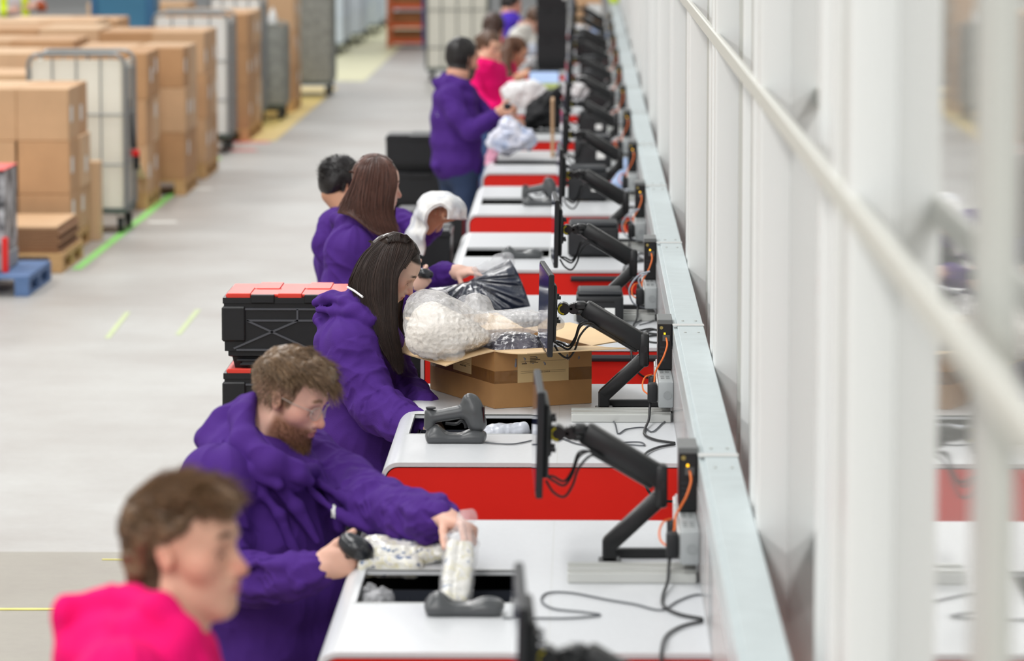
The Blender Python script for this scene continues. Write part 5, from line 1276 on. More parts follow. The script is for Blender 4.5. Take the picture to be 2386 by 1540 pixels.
def flap(name, h0, h1, out, drop, ln, warp=.0, cut=.0):
    "flap hinged on h0-h1 (box coordinates), folded outwards"
    a, b = Mb @ Vector(h0), Mb @ Vector(h1); o = (Mb.to_3x3() @ Vector(out)).normalized()
    nu, nv = 12, 6; bm = B(); g = {}
    for s_ in (0, 1):
        for i in range(nu+1):
            for j in range(nv+1):
                u, v = i/nu, j/nv; e = cut*v*ln*(1-2*u)
                p = a.lerp(b, u)+o*ln*v+Vector((0, 0, -drop*v+warp*math.sin(v*math.pi)*(.6+.4*math.sin(u*5))))+(b-a).normalized()*e-Vector((0, 0, .004*s_))
                g[s_, i, j] = bm.verts.new(p)
    for s_ in (0, 1):
        for i in range(nu):
            for j in range(nv):
                q = [g[s_, i, j], g[s_, i+1, j], g[s_, i+1, j+1], g[s_, i, j+1]]; bm.faces.new(q if s_ == 0 else q[::-1])
    for i in range(nu): bm.faces.new((g[0, i, nv], g[0, i+1, nv], g[1, i+1, nv], g[1, i, nv]))
    for j in range(nv):
        bm.faces.new((g[0, 0, j], g[0, 0, j+1], g[1, 0, j+1], g[1, 0, j])); bm.faces.new((g[0, nu, j], g[1, nu, j], g[1, nu, j+1], g[0, nu, j+1]))
    bmesh.ops.recalc_face_normals(bm, faces=bm.faces); return obj(name, bm, M_cin, t, True, 30)
flap('flap', (0, 0, CH), (0, CL, CH), (-1, 0, 0), .042, .178, .008)
flap('flap', (0, 0, CH), (CW, 0, CH), (0, -1, 0), -.022, .275, -.006)
flap('flap', (CW, 0, CH), (CW, CL, CH), (1, 0, 0), -.012, .178, .006)
flap('flap', (0, CL, CH), (CW, CL, CH), (0, 1, 0), -.03, .24, -.004)
M_lab = mat('carton_label', (206, 178, 130), .6); M_ink = mat('label_ink', (74, 60, 46), .7)
def lab(face, u0, u1, z0, z1, txt, tu, tz, ts):
    # face 'L': on the left face (along uL), 'R': on the right front face (along uR)
    if face == 'R': T = Mb @ Matrix(((1, 0, 0, 0), (0, 0, -1, 0), (0, 1, 0, 0), (0, 0, 0, 1)))
    else: T = Mb @ Matrix(((0, 0, -1, 0), (-1, 0, 0, 0), (0, 1, 0, 0), (0, 0, 0, 1)))
    bm = B(); box(bm, u0, u1, z0, z1, .0002, .0012, 0, T); l = setp(obj('shipping_label', bm, M_lab, t), 'tan printed label')
    bm = B(); W, H = u1-u0, z1-z0
    for f in (.28, .33, .62): box(bm, u0+.06*W, u1-.06*W, z0+f*H, z0+f*H+.0008, .0012, .0015, 0, T)
    for i in range(5): box(bm, u0+.24*W, u0+(.36+.04*(i % 3))*W, z0+(.66-.045*i)*H+.01, z0+(.66-.045*i)*H+.0125, .0012, .0015, 0, T)
    for i in range(3): box(bm, u0+(.08+.2*i)*W, u0+(.17+.2*i)*W, z0+.9*H, z0+.9*H+.002, .0012, .0015, 0, T)
    box(bm, u0+.08*W, u0+.18*W, z0+.55*H, z0+.55*H+.003, .0012, .0015, 0, T)
    obj('label_print', bm, M_ink, l); text_mesh('label_text', txt, ts, T @ Matrix.Translation((tu, tz, .0013)), M_ink, l)
lab('R', .085, .275, .085, .199, 'MADE IN CHINA', .15, .108+.008, .0075)
lab('L', -.36, -.2, .095, .199, 'MADE IN CHINA', -.3, .108+.008, .0075)
for face, u0, u1, z0, z1 in (('R', 0, CW, .085, .128), ('L', -.57, 0, .085, .128)):
    T = Mb @ (Matrix(((1, 0, 0, 0), (0, 0, -1, 0), (0, 1, 0, 0), (0, 0, 0, 1))) if face == 'R' else Matrix(((0, 0, -1, 0), (-1, 0, 0, 0), (0, 1, 0, 0), (0, 0, 0, 1))))
    bm = B(); box(bm, u0, u1, z0, z1, 0, .0004, 0, T); setp(obj('packing_tape', bm, mat('clear_brown_tape', (150, 104, 56), .12, spec=.8, alpha=.55, bump=.4, bscale=30), t), 'glossy brown tape')
M_gar = mat('grey_garment_film', (120, 118, 130), .18, spec=.9, two=(84, 82, 92), vscale=14, coat=.5)
sdf_obj('bagged_garment', [rbox(P0+uR*CW*.5+uL*CL*.45+Vector((0, 0, .155)), (CW*.43, CL*.44, .04), np.array(Mb.to_3x3()), .03, .01), ell(P0+uR*.14+uL*.15+Vector((0, 0, .195)), (.1, .1, .03), k=.05)], .004, M_gar, None, .006, 28, 3)
setp(bpy.data.objects['bagged_garment.004' if 'bagged_garment.004' in bpy.data.objects else 'bagged_garment'], 'grey garment in shiny film inside the open carton', 'bagged garment')
t = thing('plastic_wrap', 'heap of clear and milky film lying on the flap of the open carton', 'plastic film', tuple(at(1050, 800, 13.4)))
heap = [ell(at(1030, 772, 13.42), (.095, .11, .06), k=.08), ell(at(1002, 742, 13.5), (.05, .08, .05), k=.08), ell(at(1080, 786, 13.4), (.09, .1, .03), k=.08), ell(at(990, 795, 13.42), (.05, .08, .035), k=.08)]
sdf_obj('crumpled_wrap', heap, .004, mat('cream_wrap', (247, 240, 230), .35, spec=.7, bump=.9, bscale=70), t, .0045, 60, 5, 1)
V, F = sdf_mesh([ell(at(1030, 762, 13.4), (.125, .14, .095), k=.06), ell(at(997, 722, 13.5), (.075, .1, .065), k=.06), ell(at(1100, 775, 13.45), (.09, .11, .035), k=.08), ell(at(1200, 742, 13.55), (.12, .13, .022), k=.06), ell(at(1110, 720, 13.66), (.05, .06, .05), k=.05),
                 cap(at(1200, 758, 13.42), at(1300, 750, 13.5), .022, .014, k=.06), cap(at(975, 803, 13.36), at(1060, 822, 13.28), .02, .02, k=.06)], .0045)
V = V+vnormals(V, F)*(.0055*((1-2.2*np.abs(vnoise(V*np.array((14, 14, 34)), 3)))+.6*(1-2*np.abs(vnoise(V*np.array((60, 40, 50)), 4)))))[:, None]; np_mesh('clear_wrap', relax(V, F, 1, .3), F, M_film2, t)
V, F = sdf_mesh([cap(at(990, 716, 13.55), at(1022, 702, 13.6), .036, .034, k=.05), cap(at(1090, 720, 13.7), at(1115, 735, 13.65), .04, .03, k=.05)], .005)
V = V+vnormals(V, F)*(.012*(1-2.2*np.abs(vnoise(V*26, 9))))[:, None]; np_mesh('clear_wrap', relax(V, F, 1, .3), F, M_film, t)
# ---- dark garment in a clear bag
t = thing('bagged_garment', 'dark garment in clear bag held by the straight haired person', 'bagged garment', tuple(at(1120, 716, 16.1)))
Q = [[(1000, 672), (1050, 665), (1092, 655), (1130, 632), (1172, 612), (1188, 604)], [(1020, 700), (1062, 692), (1105, 688), (1150, 668), (1190, 655), (1212, 648)], [(1046, 728), (1085, 728), (1130, 728), (1175, 724), (1210, 718), (1236, 714)]]
nu, nv = 60, 40; gx = np.linspace(0, 1, nu+1); gy = np.linspace(0, 1, nv+1); Qa = np.array(Q, float)
def qp(u, v):
    r = [np.array([np.interp(u, np.linspace(0, 1, 6), Qa[k][:, c]) for c in (0, 1)]) for k in range(3)]
    return r[0]*(1-v)*(1-2*v)+r[1]*4*v*(1-v)+r[2]*v*(2*v-1)
V = []; gp = np.array((1092, 652.))
for sgn in (-1, 1):
    for u in gx:
        for v in gy:
            p = qp(u, v); d = p-gp; an = math.atan2(d[1], d[0]); rr = np.hypot(*d)
            th = .035*math.sqrt(max(0, math.sin(math.pi*min(max(u, .0), 1))*math.sin(math.pi*v)))
            fold = .009*math.sin(an*17+2*math.sin(an*5))*min(rr/60, 1)*min(1, th/.02)+.004*math.sin(an*41)*min(1, th/.02)
            V.append(tuple(at(p[0], p[1], 16.22-.12*v+sgn*(th+(fold if sgn < 0 else 0)))))
V = np.array(V); k = (nu+1)*(nv+1); I = np.arange(k).reshape(nu+1, nv+1); q = np.stack([I[:-1, :-1], I[1:, :-1], I[1:, 1:], I[:-1, 1:]], -1).reshape(-1, 4)
np_mesh('dark_garment', V, np.concatenate([q[:, ::-1], q+k]), mat('dark_film_garment', (40, 46, 62), .22, spec=.9, coat=.7, bump=.3, bscale=40), t)
V2, F2 = sdf_mesh([rbox(at(1150, 622, 16.2), (.09, .012, .03), Rz(0, -22), .01, .02), ell(at(1170, 605, 16.2), (.035, .01, .02), k=.03)], .004); V2 = V2+vnormals(V2, F2)*(.006*vnoise(V2*40, 7))[:, None]; np_mesh('clear_bag', V2, F2, M_film, t)
# ---- white cloth hanging over the arm of the person at the third bench
def ribbon(name, path, Y0, dY, width, thick, m, parent=None, noise=.006, seed=1):
    P = np.array([tuple(p) for p in smooth_path([at(a, b, Y0+c) for a, b, c in path], 8)]); n = len(P); wv = 14; V = []
    T = np.gradient(P, axis=0); T /= np.linalg.norm(T, axis=1)[:, None]; Nn = np.cross(T, np.array((0, 1., 0))); Nn /= np.linalg.norm(Nn, axis=1)[:, None]
    for s_ in (0, 1):
        for i in range(n):
            for j in range(wv+1):
                f = j/wv-.5; off = noise*(vnoise(np.array([[i*.22, j*.45, seed]]), seed)[0])
                V.append(P[i]+np.array((0, f*width, 0))+Nn[i]*(off+thick*(s_-.5)))
    k = n*(wv+1); I = np.arange(k).reshape(n, wv+1); q = np.stack([I[:-1, :-1], I[1:, :-1], I[1:, 1:], I[:-1, 1:]], -1).reshape(-1, 4); F = [q, q[:, ::-1]+k]
    for e in (I[0], I[-1], I[:, 0], I[:, -1]): F.append(np.stack([e[:-1], e[1:], e[1:]+k, e[:-1]+k], 1))
    return np_mesh(name, np.array(V), np.concatenate(F), m, parent)
M_clothw = mat('white_print_cloth', (238, 237, 236), .7, two=(206, 208, 214), vscale=16)
def sheet(name, edges, Y0, th, m, parent=None, amp=.006, seed=1, nt=46, ns=26):
    "cloth or film sheet lofted through px curves, with its own thickness"
    G = loft([[at(a, b, Y0+d) for a, b, d in e] for e in edges], nt); S = gsample(G, np.linspace(0, len(G)-1, ns)); du = np.gradient(S, axis=0); dv = np.gradient(S, axis=1)
    N = np.cross(du, dv); N /= np.linalg.norm(N, axis=2, keepdims=True)+1e-9; S = S+N*(amp*vnoise(S.reshape(-1, 3)*np.array((14, 14, 20)), seed)+amp*.5*vnoise(S.reshape(-1, 3)*38, seed+1)).reshape(ns, nt, 1)
    k = ns*nt; I = np.arange(k).reshape(ns, nt); q = np.stack([I[:-1, :-1], I[1:, :-1], I[1:, 1:], I[:-1, 1:]], -1).reshape(-1, 4); F = [q, q[:, ::-1]+k]
    for e in (I[0], I[-1], I[:, 0], I[:, -1]): F.append(np.stack([e[:-1], e[1:], e[1:]+k, e[:-1]+k], 1))
    return np_mesh(name, np.concatenate([(S+N*th/2).reshape(-1, 3), (S-N*th/2).reshape(-1, 3)]), np.concatenate(F), m, parent)
setp(sheet('cloth', [[(940, 566, .14), (955, 522, .12), (975, 477, .08), (1000, 453, .06), (1035, 449, .05), (1068, 460, .03), (1084, 484, .0), (1086, 512, -.02)],
    [(962, 582, .02), (972, 540, .0), (984, 492, -.03), (1004, 466, -.05), (1032, 462, -.06), (1058, 472, -.06), (1068, 490, -.06), (1070, 512, -.06)],
    [(986, 596, .0), (991, 560, -.03), (994, 518, -.07), (1002, 484, -.09), (1022, 476, -.1), (1040, 484, -.1), (1043, 496, -.1), (1042, 510, -.1)]], 17.6, .012, M_clothw, None, .012, 4), 'white cloth with grey print draped over the arm of the dark haired worker', 'cloth')
# ---- label printers, tape, bags and clutter further along
def printer(x, y, w, d, h, label, tag=True):
    t = thing('label_printer', label, 'label printer', (x, y, BZ), 'black label printers')
    bm = B(); box(bm, x-w/2, x+w/2, y-d/2, y+d/2, BZ+.008, BZ+h*.86, .012, seg=3); obj('printer_body', bm, M_blackp, t, True)
    bm = B(); box(bm, x-w/2+.004, x+w/2-.004, y-d/2+.02, y+d/2-.004, BZ+h*.84, BZ+h, .022, seg=3); obj('printer_lid', bm, M_dark, t, True)
    bm = B()
    for a in (-1, 1):
        for b in (-1, 1): cyl(bm, (x+a*w*.38, y+b*d*.38, BZ), (x+a*w*.38, y+b*d*.38, BZ+.01), .012, seg=10)
    obj('rubber_feet', bm, M_rubber, t)
    if tag:
        bm = B(); box(bm, x+w*.1, x+w*.32, y-d/2-.001, y-d/2+.002, BZ+h*.3, BZ+h*.52); setp(obj('paper_sticker', bm, M_paper, t), 'white sticker')
    bm = B(); box(bm, x-w*.3, x+w*.3, y-d/2-.002, y-d/2+.004, BZ+h*.68, BZ+h*.72); obj('paper_slot', bm, M_gap, t)
    return t
for k, x, y, w, h in ((3, .065, 15.98, .19, .135), (4, .045, 18.82, .24, .165), (5, .02, 22.05, .22, .19), (6, .055, 24.55, .23, .2), (7, .06, 27.5, .2, .17), (8, .1, 30.4, .22, .17), (9, .08, 33.4, .2, .17), (10, .07, 36.2, .22, .16)):
    printer(x, y, w, .26, h, 'black label printer on the bench '+ORD[k], k in (3, 5, 6, 7))
bm = B(); c = on(1353, 466, BZ); prof = [(.038, 0), (.058, 0), (.058, .05), (.038, .05)]; R_ = []
for r, z in prof: R_.append([bm.verts.new((c.x+r*math.cos(2*math.pi*i/40), c.y+r*math.sin(2*math.pi*i/40), BZ+z)) for i in range(40)])
for a, b in zip(R_, R_[1:]+R_[:1]):
    for i in range(40): bm.faces.new((a[i], a[(i+1) % 40], b[(i+1) % 40], b[i]))
bmesh.ops.recalc_face_normals(bm, faces=bm.faces); tr = setp(obj('tape_roll', bm, mat('tape_tan', (206, 160, 86), .4), None, True), 'roll of tan parcel tape on the fifth bench', 'tape roll')
bm = B(); cyl(bm, (c.x, c.y, BZ+.001), (c.x, c.y, BZ+.049), .0385, .0385, 40); 
for f in [f for f in bm.faces if len(f.verts) > 4]: bm.faces.remove(f)
obj('cardboard_core', bm, M_card[2], tr, True)
def lump(name, label, cat, pts, Y, m, noise=.02, nf=18, vox=.008, flat=1.0, seed=2):
    "soft heap through (px, py, radius px, dY)"
    k = ppm(Y); ps = [ell(at(p[0], p[1], Y+(p[3] if len(p) > 3 else 0)), (p[2]/k, p[2]/k, p[2]/k*flat), k=.05) for p in pts]
    return setp(sdf_obj(name, ps, vox, m, None, noise, nf, seed), label, cat)
M_lb = mat('bag_pale_blue', (170, 190, 226), .4); M_w = mat('bag_white', (240, 240, 242), .4, bump=.3, bscale=25)
setp(sdf_obj('plastic_bag', [cap(at(1457, 372, 22.9), at(1452, 420, 22.9), .012, .05, k=.03), ell(at(1452, 428, 22.9), (.065, .05, .025), k=.03)], .005, M_lb, None, .006, 30), 'pale blue plastic bag bunched upright on the fifth bench', 'plastic bag')
lump('plastic_bag', 'white filled plastic bag on top of a printer, eighth bench', 'plastic bag', [(1345, 205, 24), (1362, 200, 14), (1335, 218, 14)], 30.3, M_w, flat=.9)
lump('plastic_bag', 'white filled bag lying at the far end of the bench row', 'plastic bag', [(1345, 74, 20), (1362, 76, 12)], 42.5, M_w, flat=.7)
lump('plastic_bag', 'pale blue bag beside the white bag at the far end of the bench row', 'plastic bag', [(1388, 78, 14), (1402, 82, 10)], 42.0, M_lb, flat=.8)
lump('garment_pile', 'heap of white garments on a bench before the person in pink', 'garments', [(1200, 214, 26), (1235, 212, 28), (1255, 222, 18), (1190, 232, 18), (1225, 238, 20)], 30.2, M_w, .02, 14, flat=.75)
lump('backpack', 'black backpack slumped on a bench right of the white garments', 'backpack', [(1262, 262, 30), (1240, 282, 20), (1285, 235, 20), (1290, 275, 22), (1300, 220, 10)], 28.2, mat('black_cloth', (30, 30, 33), .75), .02, 14, flat=1.0)
t = thing('backpack_strap', 'black strap arching from the slumped backpack to the monitor', 'strap', tuple(at(1285, 230, 28.1))); bm = B(); tube(bm, [at(1268, 245, 28.1), at(1280, 225, 28.1), at(1296, 208, 28.1), at(1312, 203, 28.1)], .014); obj('strap', bm, M_rubber, t, True)
lump('bagged_garment', 'clear bag of pastel garments held by the bearded person in jeans', 'bagged garment', [(1160, 330, 22), (1190, 312, 26), (1215, 322, 24), (1185, 338, 20), (1228, 330, 14), (1182, 292, 14)], 25.0,
     mat('pastel_print', (226, 226, 240), .2, two=(176, 190, 222), vscale=11, coat=.6), .016, 16, .007, seed=4)
lump('bagged_garment', 'pink sleeve of a garment hanging over the front edge of a far bench', 'bagged garment', [(1152, 352, 12), (1145, 368, 9), (1140, 384, 6)], 25.0, mat('pink_pale', (226, 160, 186), .5), .01, 20, .006, seed=5)
bm = B(); a = at(1288, 232, 25.5); box(bm, a.x-.012, a.x+.008, 25.4, 25.8, BZ+.001, a.z, .003); setp(obj('cardboard_sheet', bm, M_card[1]), 'narrow cardboard sheet standing on edge behind the monitors', 'cardboard')
# screen facing the camera further back
t = thing('laptop', 'open laptop with pale blue screen on a far bench', 'laptop', tuple(on(1268, 205, BZ)))
y = on(1268, 212, BZ).y; x0, x1 = at(1232, 0, y).x, at(1304, 0, y).x; bm = B(); box(bm, x0, x1, y-.22, y, BZ+.002, BZ+.018, .003); obj('laptop_base', bm, M_dark, t)
bm = B(); box(bm, x0, x1, y, y+.012, BZ+.01, at(0, 163, y).z, .003); obj('laptop_lid', bm, M_blackp, t)
bm = B(); zt = at(0, 166, y).z; zb = BZ+.02; zm = zb+(zt-zb)*.34; box(bm, x0+.008, x1-.008, y-.0015, y+.001, zm, zt); obj('screen', bm, mat('screen_blue', (176, 202, 240), .2, emit=.55), t)
bm = B(); box(bm, x0+.008, x1-.008, y-.0015, y+.001, zb, zm); setp(obj('screen_band', bm, mat('screen_green', (178, 190, 120), .2, emit=.4), t), 'green lower band of the screen')
# far end: cartons, dark box, vest
carton(-.02, .2, 43.4, 43.9, BZ, BZ+.42, 'brown carton standing on a bench at the far end of the row', tapes=False); carton(-.14, .18, 45.8, 46.3, BZ, BZ+.52, 'tall brown carton on the last bench of the row', tapes=False)
bm = B(); box(bm, .03, .19, 43.3, 43.38, BZ+.24, BZ+.4); setp(obj('paper_sheet', bm, M_paper), 'white paper sheet on the far carton', 'paper')
printer(.06, 39.4, .3, .3, .24, 'wide black printer near the far end of the bench row', False)
lump('hi_vis_vest', 'bright yellow vest hanging by the partition at the far end', 'vest', [(1430, 4, 10), (1432, -10, 10), (1434, 8, 8)], 47, mat('hi_vis', (216, 240, 30), .6, emit=0), .01, 12)
for i, (px, py, Y) in enumerate(((1205, 105, 39.8), (1212, 128, 37.7), (1210, 152, 36.9), (1236, 112, 39.5), (1232, 145, 37.2))):
    c = at(px, py, Y); lump('garment_pile', ['white folded garments, far left of the tall tote pile', 'grey white folded garments beside the tall tote pile', 'white garments lowest beside the tall tote pile', 'pale garments just left of the tall tote pile', 'pale blue garments left of the tall tote pile'][i], 'garments', [(px, py, 10), (px+10, py+4, 9)], Y, M_w if i % 2 == 0 else mat('pale_grey_cloth', (196, 202, 216), .6), .01, 18)
# ---- loose leads on the bench tops
def lead(name, label, pts, r=.0028, m=None, z=BZ+.004):
    bm = B(); tube(bm, [on(a, b, z) if len((a, b)) == 2 else None for a, b in pts], r, 6, 8); return setp(obj(name, bm, m or M_greycab, None, True), label, 'cable')
lead('cable', 'grey lead winding across the nearest bench from the empty cradle', [(1172, 1440), (1235, 1440), (1330, 1440), (1398, 1433), (1360, 1426), (1290, 1418), (1262, 1400), (1275, 1382), (1330, 1381), (1420, 1398), (1480, 1408), (1540, 1421), (1580, 1400), (1620, 1386), (1655, 1388)])
lead('cable', 'grey lead from the cradle across the second bench', [(1131, 1031), (1165, 1034), (1200, 1034), (1240, 1026), (1275, 1018), (1310, 1022), (1345, 1034), (1400, 1042), (1455, 1036), (1500, 1038), (1490, 1030), (1440, 1031)], .0026)
lead('cable', 'dark lead curling around the arm base on the second bench', [(1380, 970), (1410, 966), (1432, 985), (1440, 1010), (1460, 1000), (1500, 996), (1520, 1006), (1545, 985), (1560, 975)], .0026)
lead('cable', 'black leads bundled behind the arm base on the second bench', [(1425, 948), (1440, 965), (1480, 974), (1530, 966), (1590, 955)], .004, M_rubber)
lead('cable', 'coiled black lead on the third bench beside the printer', [(1490, 770), (1520, 766), (1548, 780), (1540, 797), (1510, 795), (1498, 780), (1520, 768), (1550, 775)], .004, M_rubber)
lead('cable', 'grey lead looping on the third bench by the socket box', [(1480, 752), (1510, 740), (1535, 733), (1520, 748), (1490, 757)], .0026)
lead('cable', 'black lead bundle on the fourth bench by the socket box', [(1478, 598), (1495, 590), (1510, 600), (1500, 604), (1485, 598)], .004, M_rubber)
for k, (dx, lab_) in enumerate(((0, 'third'), (0, 'fourth'))):
    Y = 16.05+3*k; f = 16.05/Y; o = lambda px, py: at(1362+(px-1362)*f, -292+(py+292)*f, Y)
    bm = B(); tube(bm, [o(1514, 632), o(1490, 640), o(1472, 660), (o(1466, 680)), o(1476, 706), o(1500, 716), o(1530, 718)], .0036); tube(bm, [o(1508, 636), o(1488, 652), o(1500, 680), o(1516, 706)], .0036)
    setp(obj('network_cable', bm, mat('cable_pale_grey', (170, 176, 186), .5), None, True), 'pale grey cable loops hanging from the socket box above the %s bench' % lab_, 'cable')
# ================================================================ the people further down the row
def core_hair(p, m, long=(), face=((.13, 0, -.03), (.085, .2, .09)), bulk=1.0, vox=.007, noise=.004, bun=None, Y=20, low=-.1, n=0):
    c, R, s = p['c'], p['R'], p['s']; b = bulk
    ps = [ell(c+R@(np.array((-.014, 0, .045))*s), np.array((.106*b, .084*b, .096*b))*s, R, .02), ell(c+R@(np.array((-.05, 0, -.01))*s), np.array((.058*b, .07*b, .06*b))*s, R, .03),
          ell(c+R@(np.array(face[0])*s), np.array(face[1])*s, R, .02, 's'), ell(c+R@(np.array((.03, 0, low))*s), np.array((.06, .2, .09))*s, R, .02, 's'), ell(c+R@(np.array((0, 0, low-.07))*s), np.array((.2, .2, .09))*s, R, .02, 's')]
    for ch in long: ps += chain(ch, Y, .02)
    if bun: ps.append(ell(c+R@(np.array(bun[0])*s), bun[1]*s, k=.015))
    V, F = sdf_mesh(ps, vox); l = (V-c)@R; V = V+vnormals(V, F)*(noise*vnoise(l*np.array((60, 60, 14)), 3))[:, None]
    return np_mesh('hair', V, F, m, p['root'], True, np.full((len(V), 3), 1.0))
def fpaint(skin, hair, brow=None, beard=None, beardc=(40, 32, 28), scalp=None, lips=(180, 104, 98)):
    return lambda V, c, R, s: paint_head(V, c, R, s, skin, hair, lips=lips, brow=brow, scalp=scalp or (lambda l: ss(-.004, .01, l[:, 2]-np.where(l[:, 0] > .05, .072, np.where(l[:, 0] > .0, .04, -.03)))), beard=beard, beardc=beardc)
beardf = lambda l: .9*np.maximum(ss(-.04, -.062, l[:, 2]-.25*np.clip(.05-l[:, 0], 0, .05))*ss(-.0, .02, l[:, 0])*(l[:, 2] > -.16), ss(.0, .014, l[:, 0])*ss(.04, .02, l[:, 0])*(np.abs(l[:, 1]) > .05)*(l[:, 2] < .03)*(l[:, 2] > -.08))
M_hb = hairmat('hair_black', (32, 28, 28)); M_hm = hairmat('hair_mid_brown', (92, 66, 50)); M_ha = hairmat('hair_auburn', (96, 62, 42))
FIST = ((.9, .9, .6),)*4
# half hidden dark haired worker holding up the cloth
p5 = build_person('dark haired person in purple hoodie half hidden behind the straight haired person', 18.1, (803, 436, -.02), (18, 22, 0, .98), 12, (818, 490, .0),
    [(820, 500, 0, .09, .12), (812, 540, 0, .13, .18), (806, 610, 0, .14, .18), (815, 700, 0, .14, .19), (820, 780, 0, .13, .18)],
    [[(785, 530, -.16, 40), (762, 570, -.2, 34), (790, 620, -.24, 30), (880, 615, -.28, 27), (960, 570, -.36, 24), (995, 540, -.42, 18)], [(860, 515, .18, 38), (930, 525, .2, 34), (985, 540, .1, 28), (1012, 530, -.1, 20)]],
    [dict(arm=0, wr=(1000, 525, -.44), kn=(1015, 492, -.46), n=(.5, -.6, .5), right=True, curl=FIST, sc=.95), dict(arm=1, wr=(1016, 522, -.14), kn=(1030, 495, -.2), n=(-.4, -.7, .3), right=False, curl=FIST, sc=.95)],
    hood=[[(775, 500, .0, 14), (800, 508, -.1, 16), (840, 525, -.13, 16), (880, 530, -.08, 14)], [(785, 495, .08, 16), (830, 505, .13, 16), (880, 525, .08, 14)], [(762, 512, .03, 14), (800, 525, -.04, 20)]],
    vox=.0055, hvox=.006, fem=True, amp=.008, seed=31, painter=fpaint((196, 146, 118), (34, 28, 28)))
core_hair(p5, M_hb, Y=18.1, bun=((-.1, .0, .05), .035), bulk=1.0, vox=.005, noise=.0015)
short_hair(p5['root'], p5['V'], p5['N'], p5['loc'], M_hb, lambda l: ss(0, .02, l[:, 2]-np.where(l[:, 0] > .05, .07, np.where(l[:, 0] > 0, .03, -.03))), lambda l: (np.tile(np.array((-.8, 0, .25)), (len(l), 1))@p5['R'].T, np.full(len(l), .2)), lambda l: np.full(len(l), .024), 2600, .0009, seed=19).name = 'hair_strands'
# bearded man standing with a clear bag
p6 = build_person('bearded person with short black hair in purple hoodie and jeans, standing side on', 25.5, (1090, 138, -.02), (32, 10, 0, 1.02), 28, (1068, 175, .0),
    [(1064, 192, 0, .085, .1), (1060, 226, 0, .122, .175), (1060, 275, 0, .14, .195), (1063, 330, 0, .145, .205), (1066, 375, 0, .15, .2), (1067, 396, 0, .145, .19)],
    [[(1050, 228, -.15, 27), (1065, 270, -.24, 24), (1095, 308, -.28, 21), (1130, 285, -.3, 18), (1155, 266, -.3, 13)], [(1084, 222, .16, 26), (1120, 260, .2, 21), (1150, 285, .1, 18), (1180, 282, -.1, 13)]],
    [dict(arm=0, wr=(1160, 262, -.3), kn=(1180, 256, -.3), n=(0, .7, -.6), right=True, curl=FIST), dict(arm=1, wr=(1186, 281, -.14), kn=(1212, 276, -.2), n=(.2, -.4, -.9), right=False, curl=FIST)],
    hood=[[(1036, 180, .04, 12), (1050, 188, -.06, 14), (1075, 198, -.12, 12), (1094, 206, -.1, 9)], [(1045, 180, .1, 14), (1080, 190, .12, 12)], [(1012, 191, .03, 7), (1024, 194, .0, 13), (1046, 200, -.06, 15)], [(1012, 385, -.08, 8), (1018, 388, -.1, 10)]],
    vox=.006, hvox=.0075, amp=.006, seed=33, legm=M_jean, painter=fpaint((214, 160, 136), (34, 30, 30), beard=beardf, beardc=(36, 30, 28), scalp=lambda l: ss(-.004, .01, l[:, 2]-np.where(l[:, 0] > .05, .072, np.where(l[:, 0] > .0, .03, -.075)))))
core_hair(p6, M_hb, Y=25.5, bulk=.985, low=-.1)
for i, y in enumerate((254, 262, 270)): decal('back_print', p6, 1012, y, 25.5, (10, 8, 9)[i], 1.6, M_paper, 'pale printed line on the back')
bm = B(); ac = at(1184, 252, 25.2); box(bm, ac.x-.03, ac.x+.02, ac.y-.02, ac.y+.02, ac.z-.02, ac.z+.03, .01); setp(obj('barcode_scanner', bm, M_scanb), 'small black scanner in the hand of the bearded standing person', 'barcode scanner')
# woman in pink
p7 = build_person('person in bright pink polo with tied brown hair, beside the bearded standing person', 31.4, (1124, 112, -.02), (-36, 12, 0, 1.0), -28, (1128, 140, .0),
    [(1128, 145, 0, .08, .1), (1130, 165, 0, .115, .17), (1132, 200, 0, .12, .165), (1132, 232, 0, .13, .17), (1132, 250, 0, .13, .17)],
    [[(1104, 170, -.12, 17), (1108, 205, -.2, 14), (1122, 235, -.26, 12), (1150, 250, -.3, 11), (1180, 268, -.34, 8)], [(1160, 165, .12, 17), (1170, 200, .1, 15), (1168, 240, -.05, 13), (1182, 262, -.2, 9)]],
    [dict(arm=0, wr=(1186, 271, -.35), kn=(1208, 276, -.36), n=(0, .3, -.9), right=True, curl=FIST), dict(arm=1, wr=(1188, 266, -.24), kn=(1208, 270, -.26), n=(0, .3, -.9), right=False, curl=FIST)],
    hood=[[(1112, 140, -.05, 7), (1125, 150, -.13, 7), (1140, 154, -.13, 7), (1152, 148, -.02, 7)], [(1115, 138, .05, 7), (1140, 140, .08, 7)]],
    vox=.007, hvox=.008, fem=True, amp=.006, seed=35, top=M_pink, topname='polo_shirt', legm=mat('denim_blue', (84, 116, 168), .8), painter=fpaint((226, 176, 150), (92, 66, 52)))
core_hair(p7, M_hm, Y=31.4, bun=((-.11, .0, .04), .035), face=((.135, 0, -.035), (.085, .2, .09)))
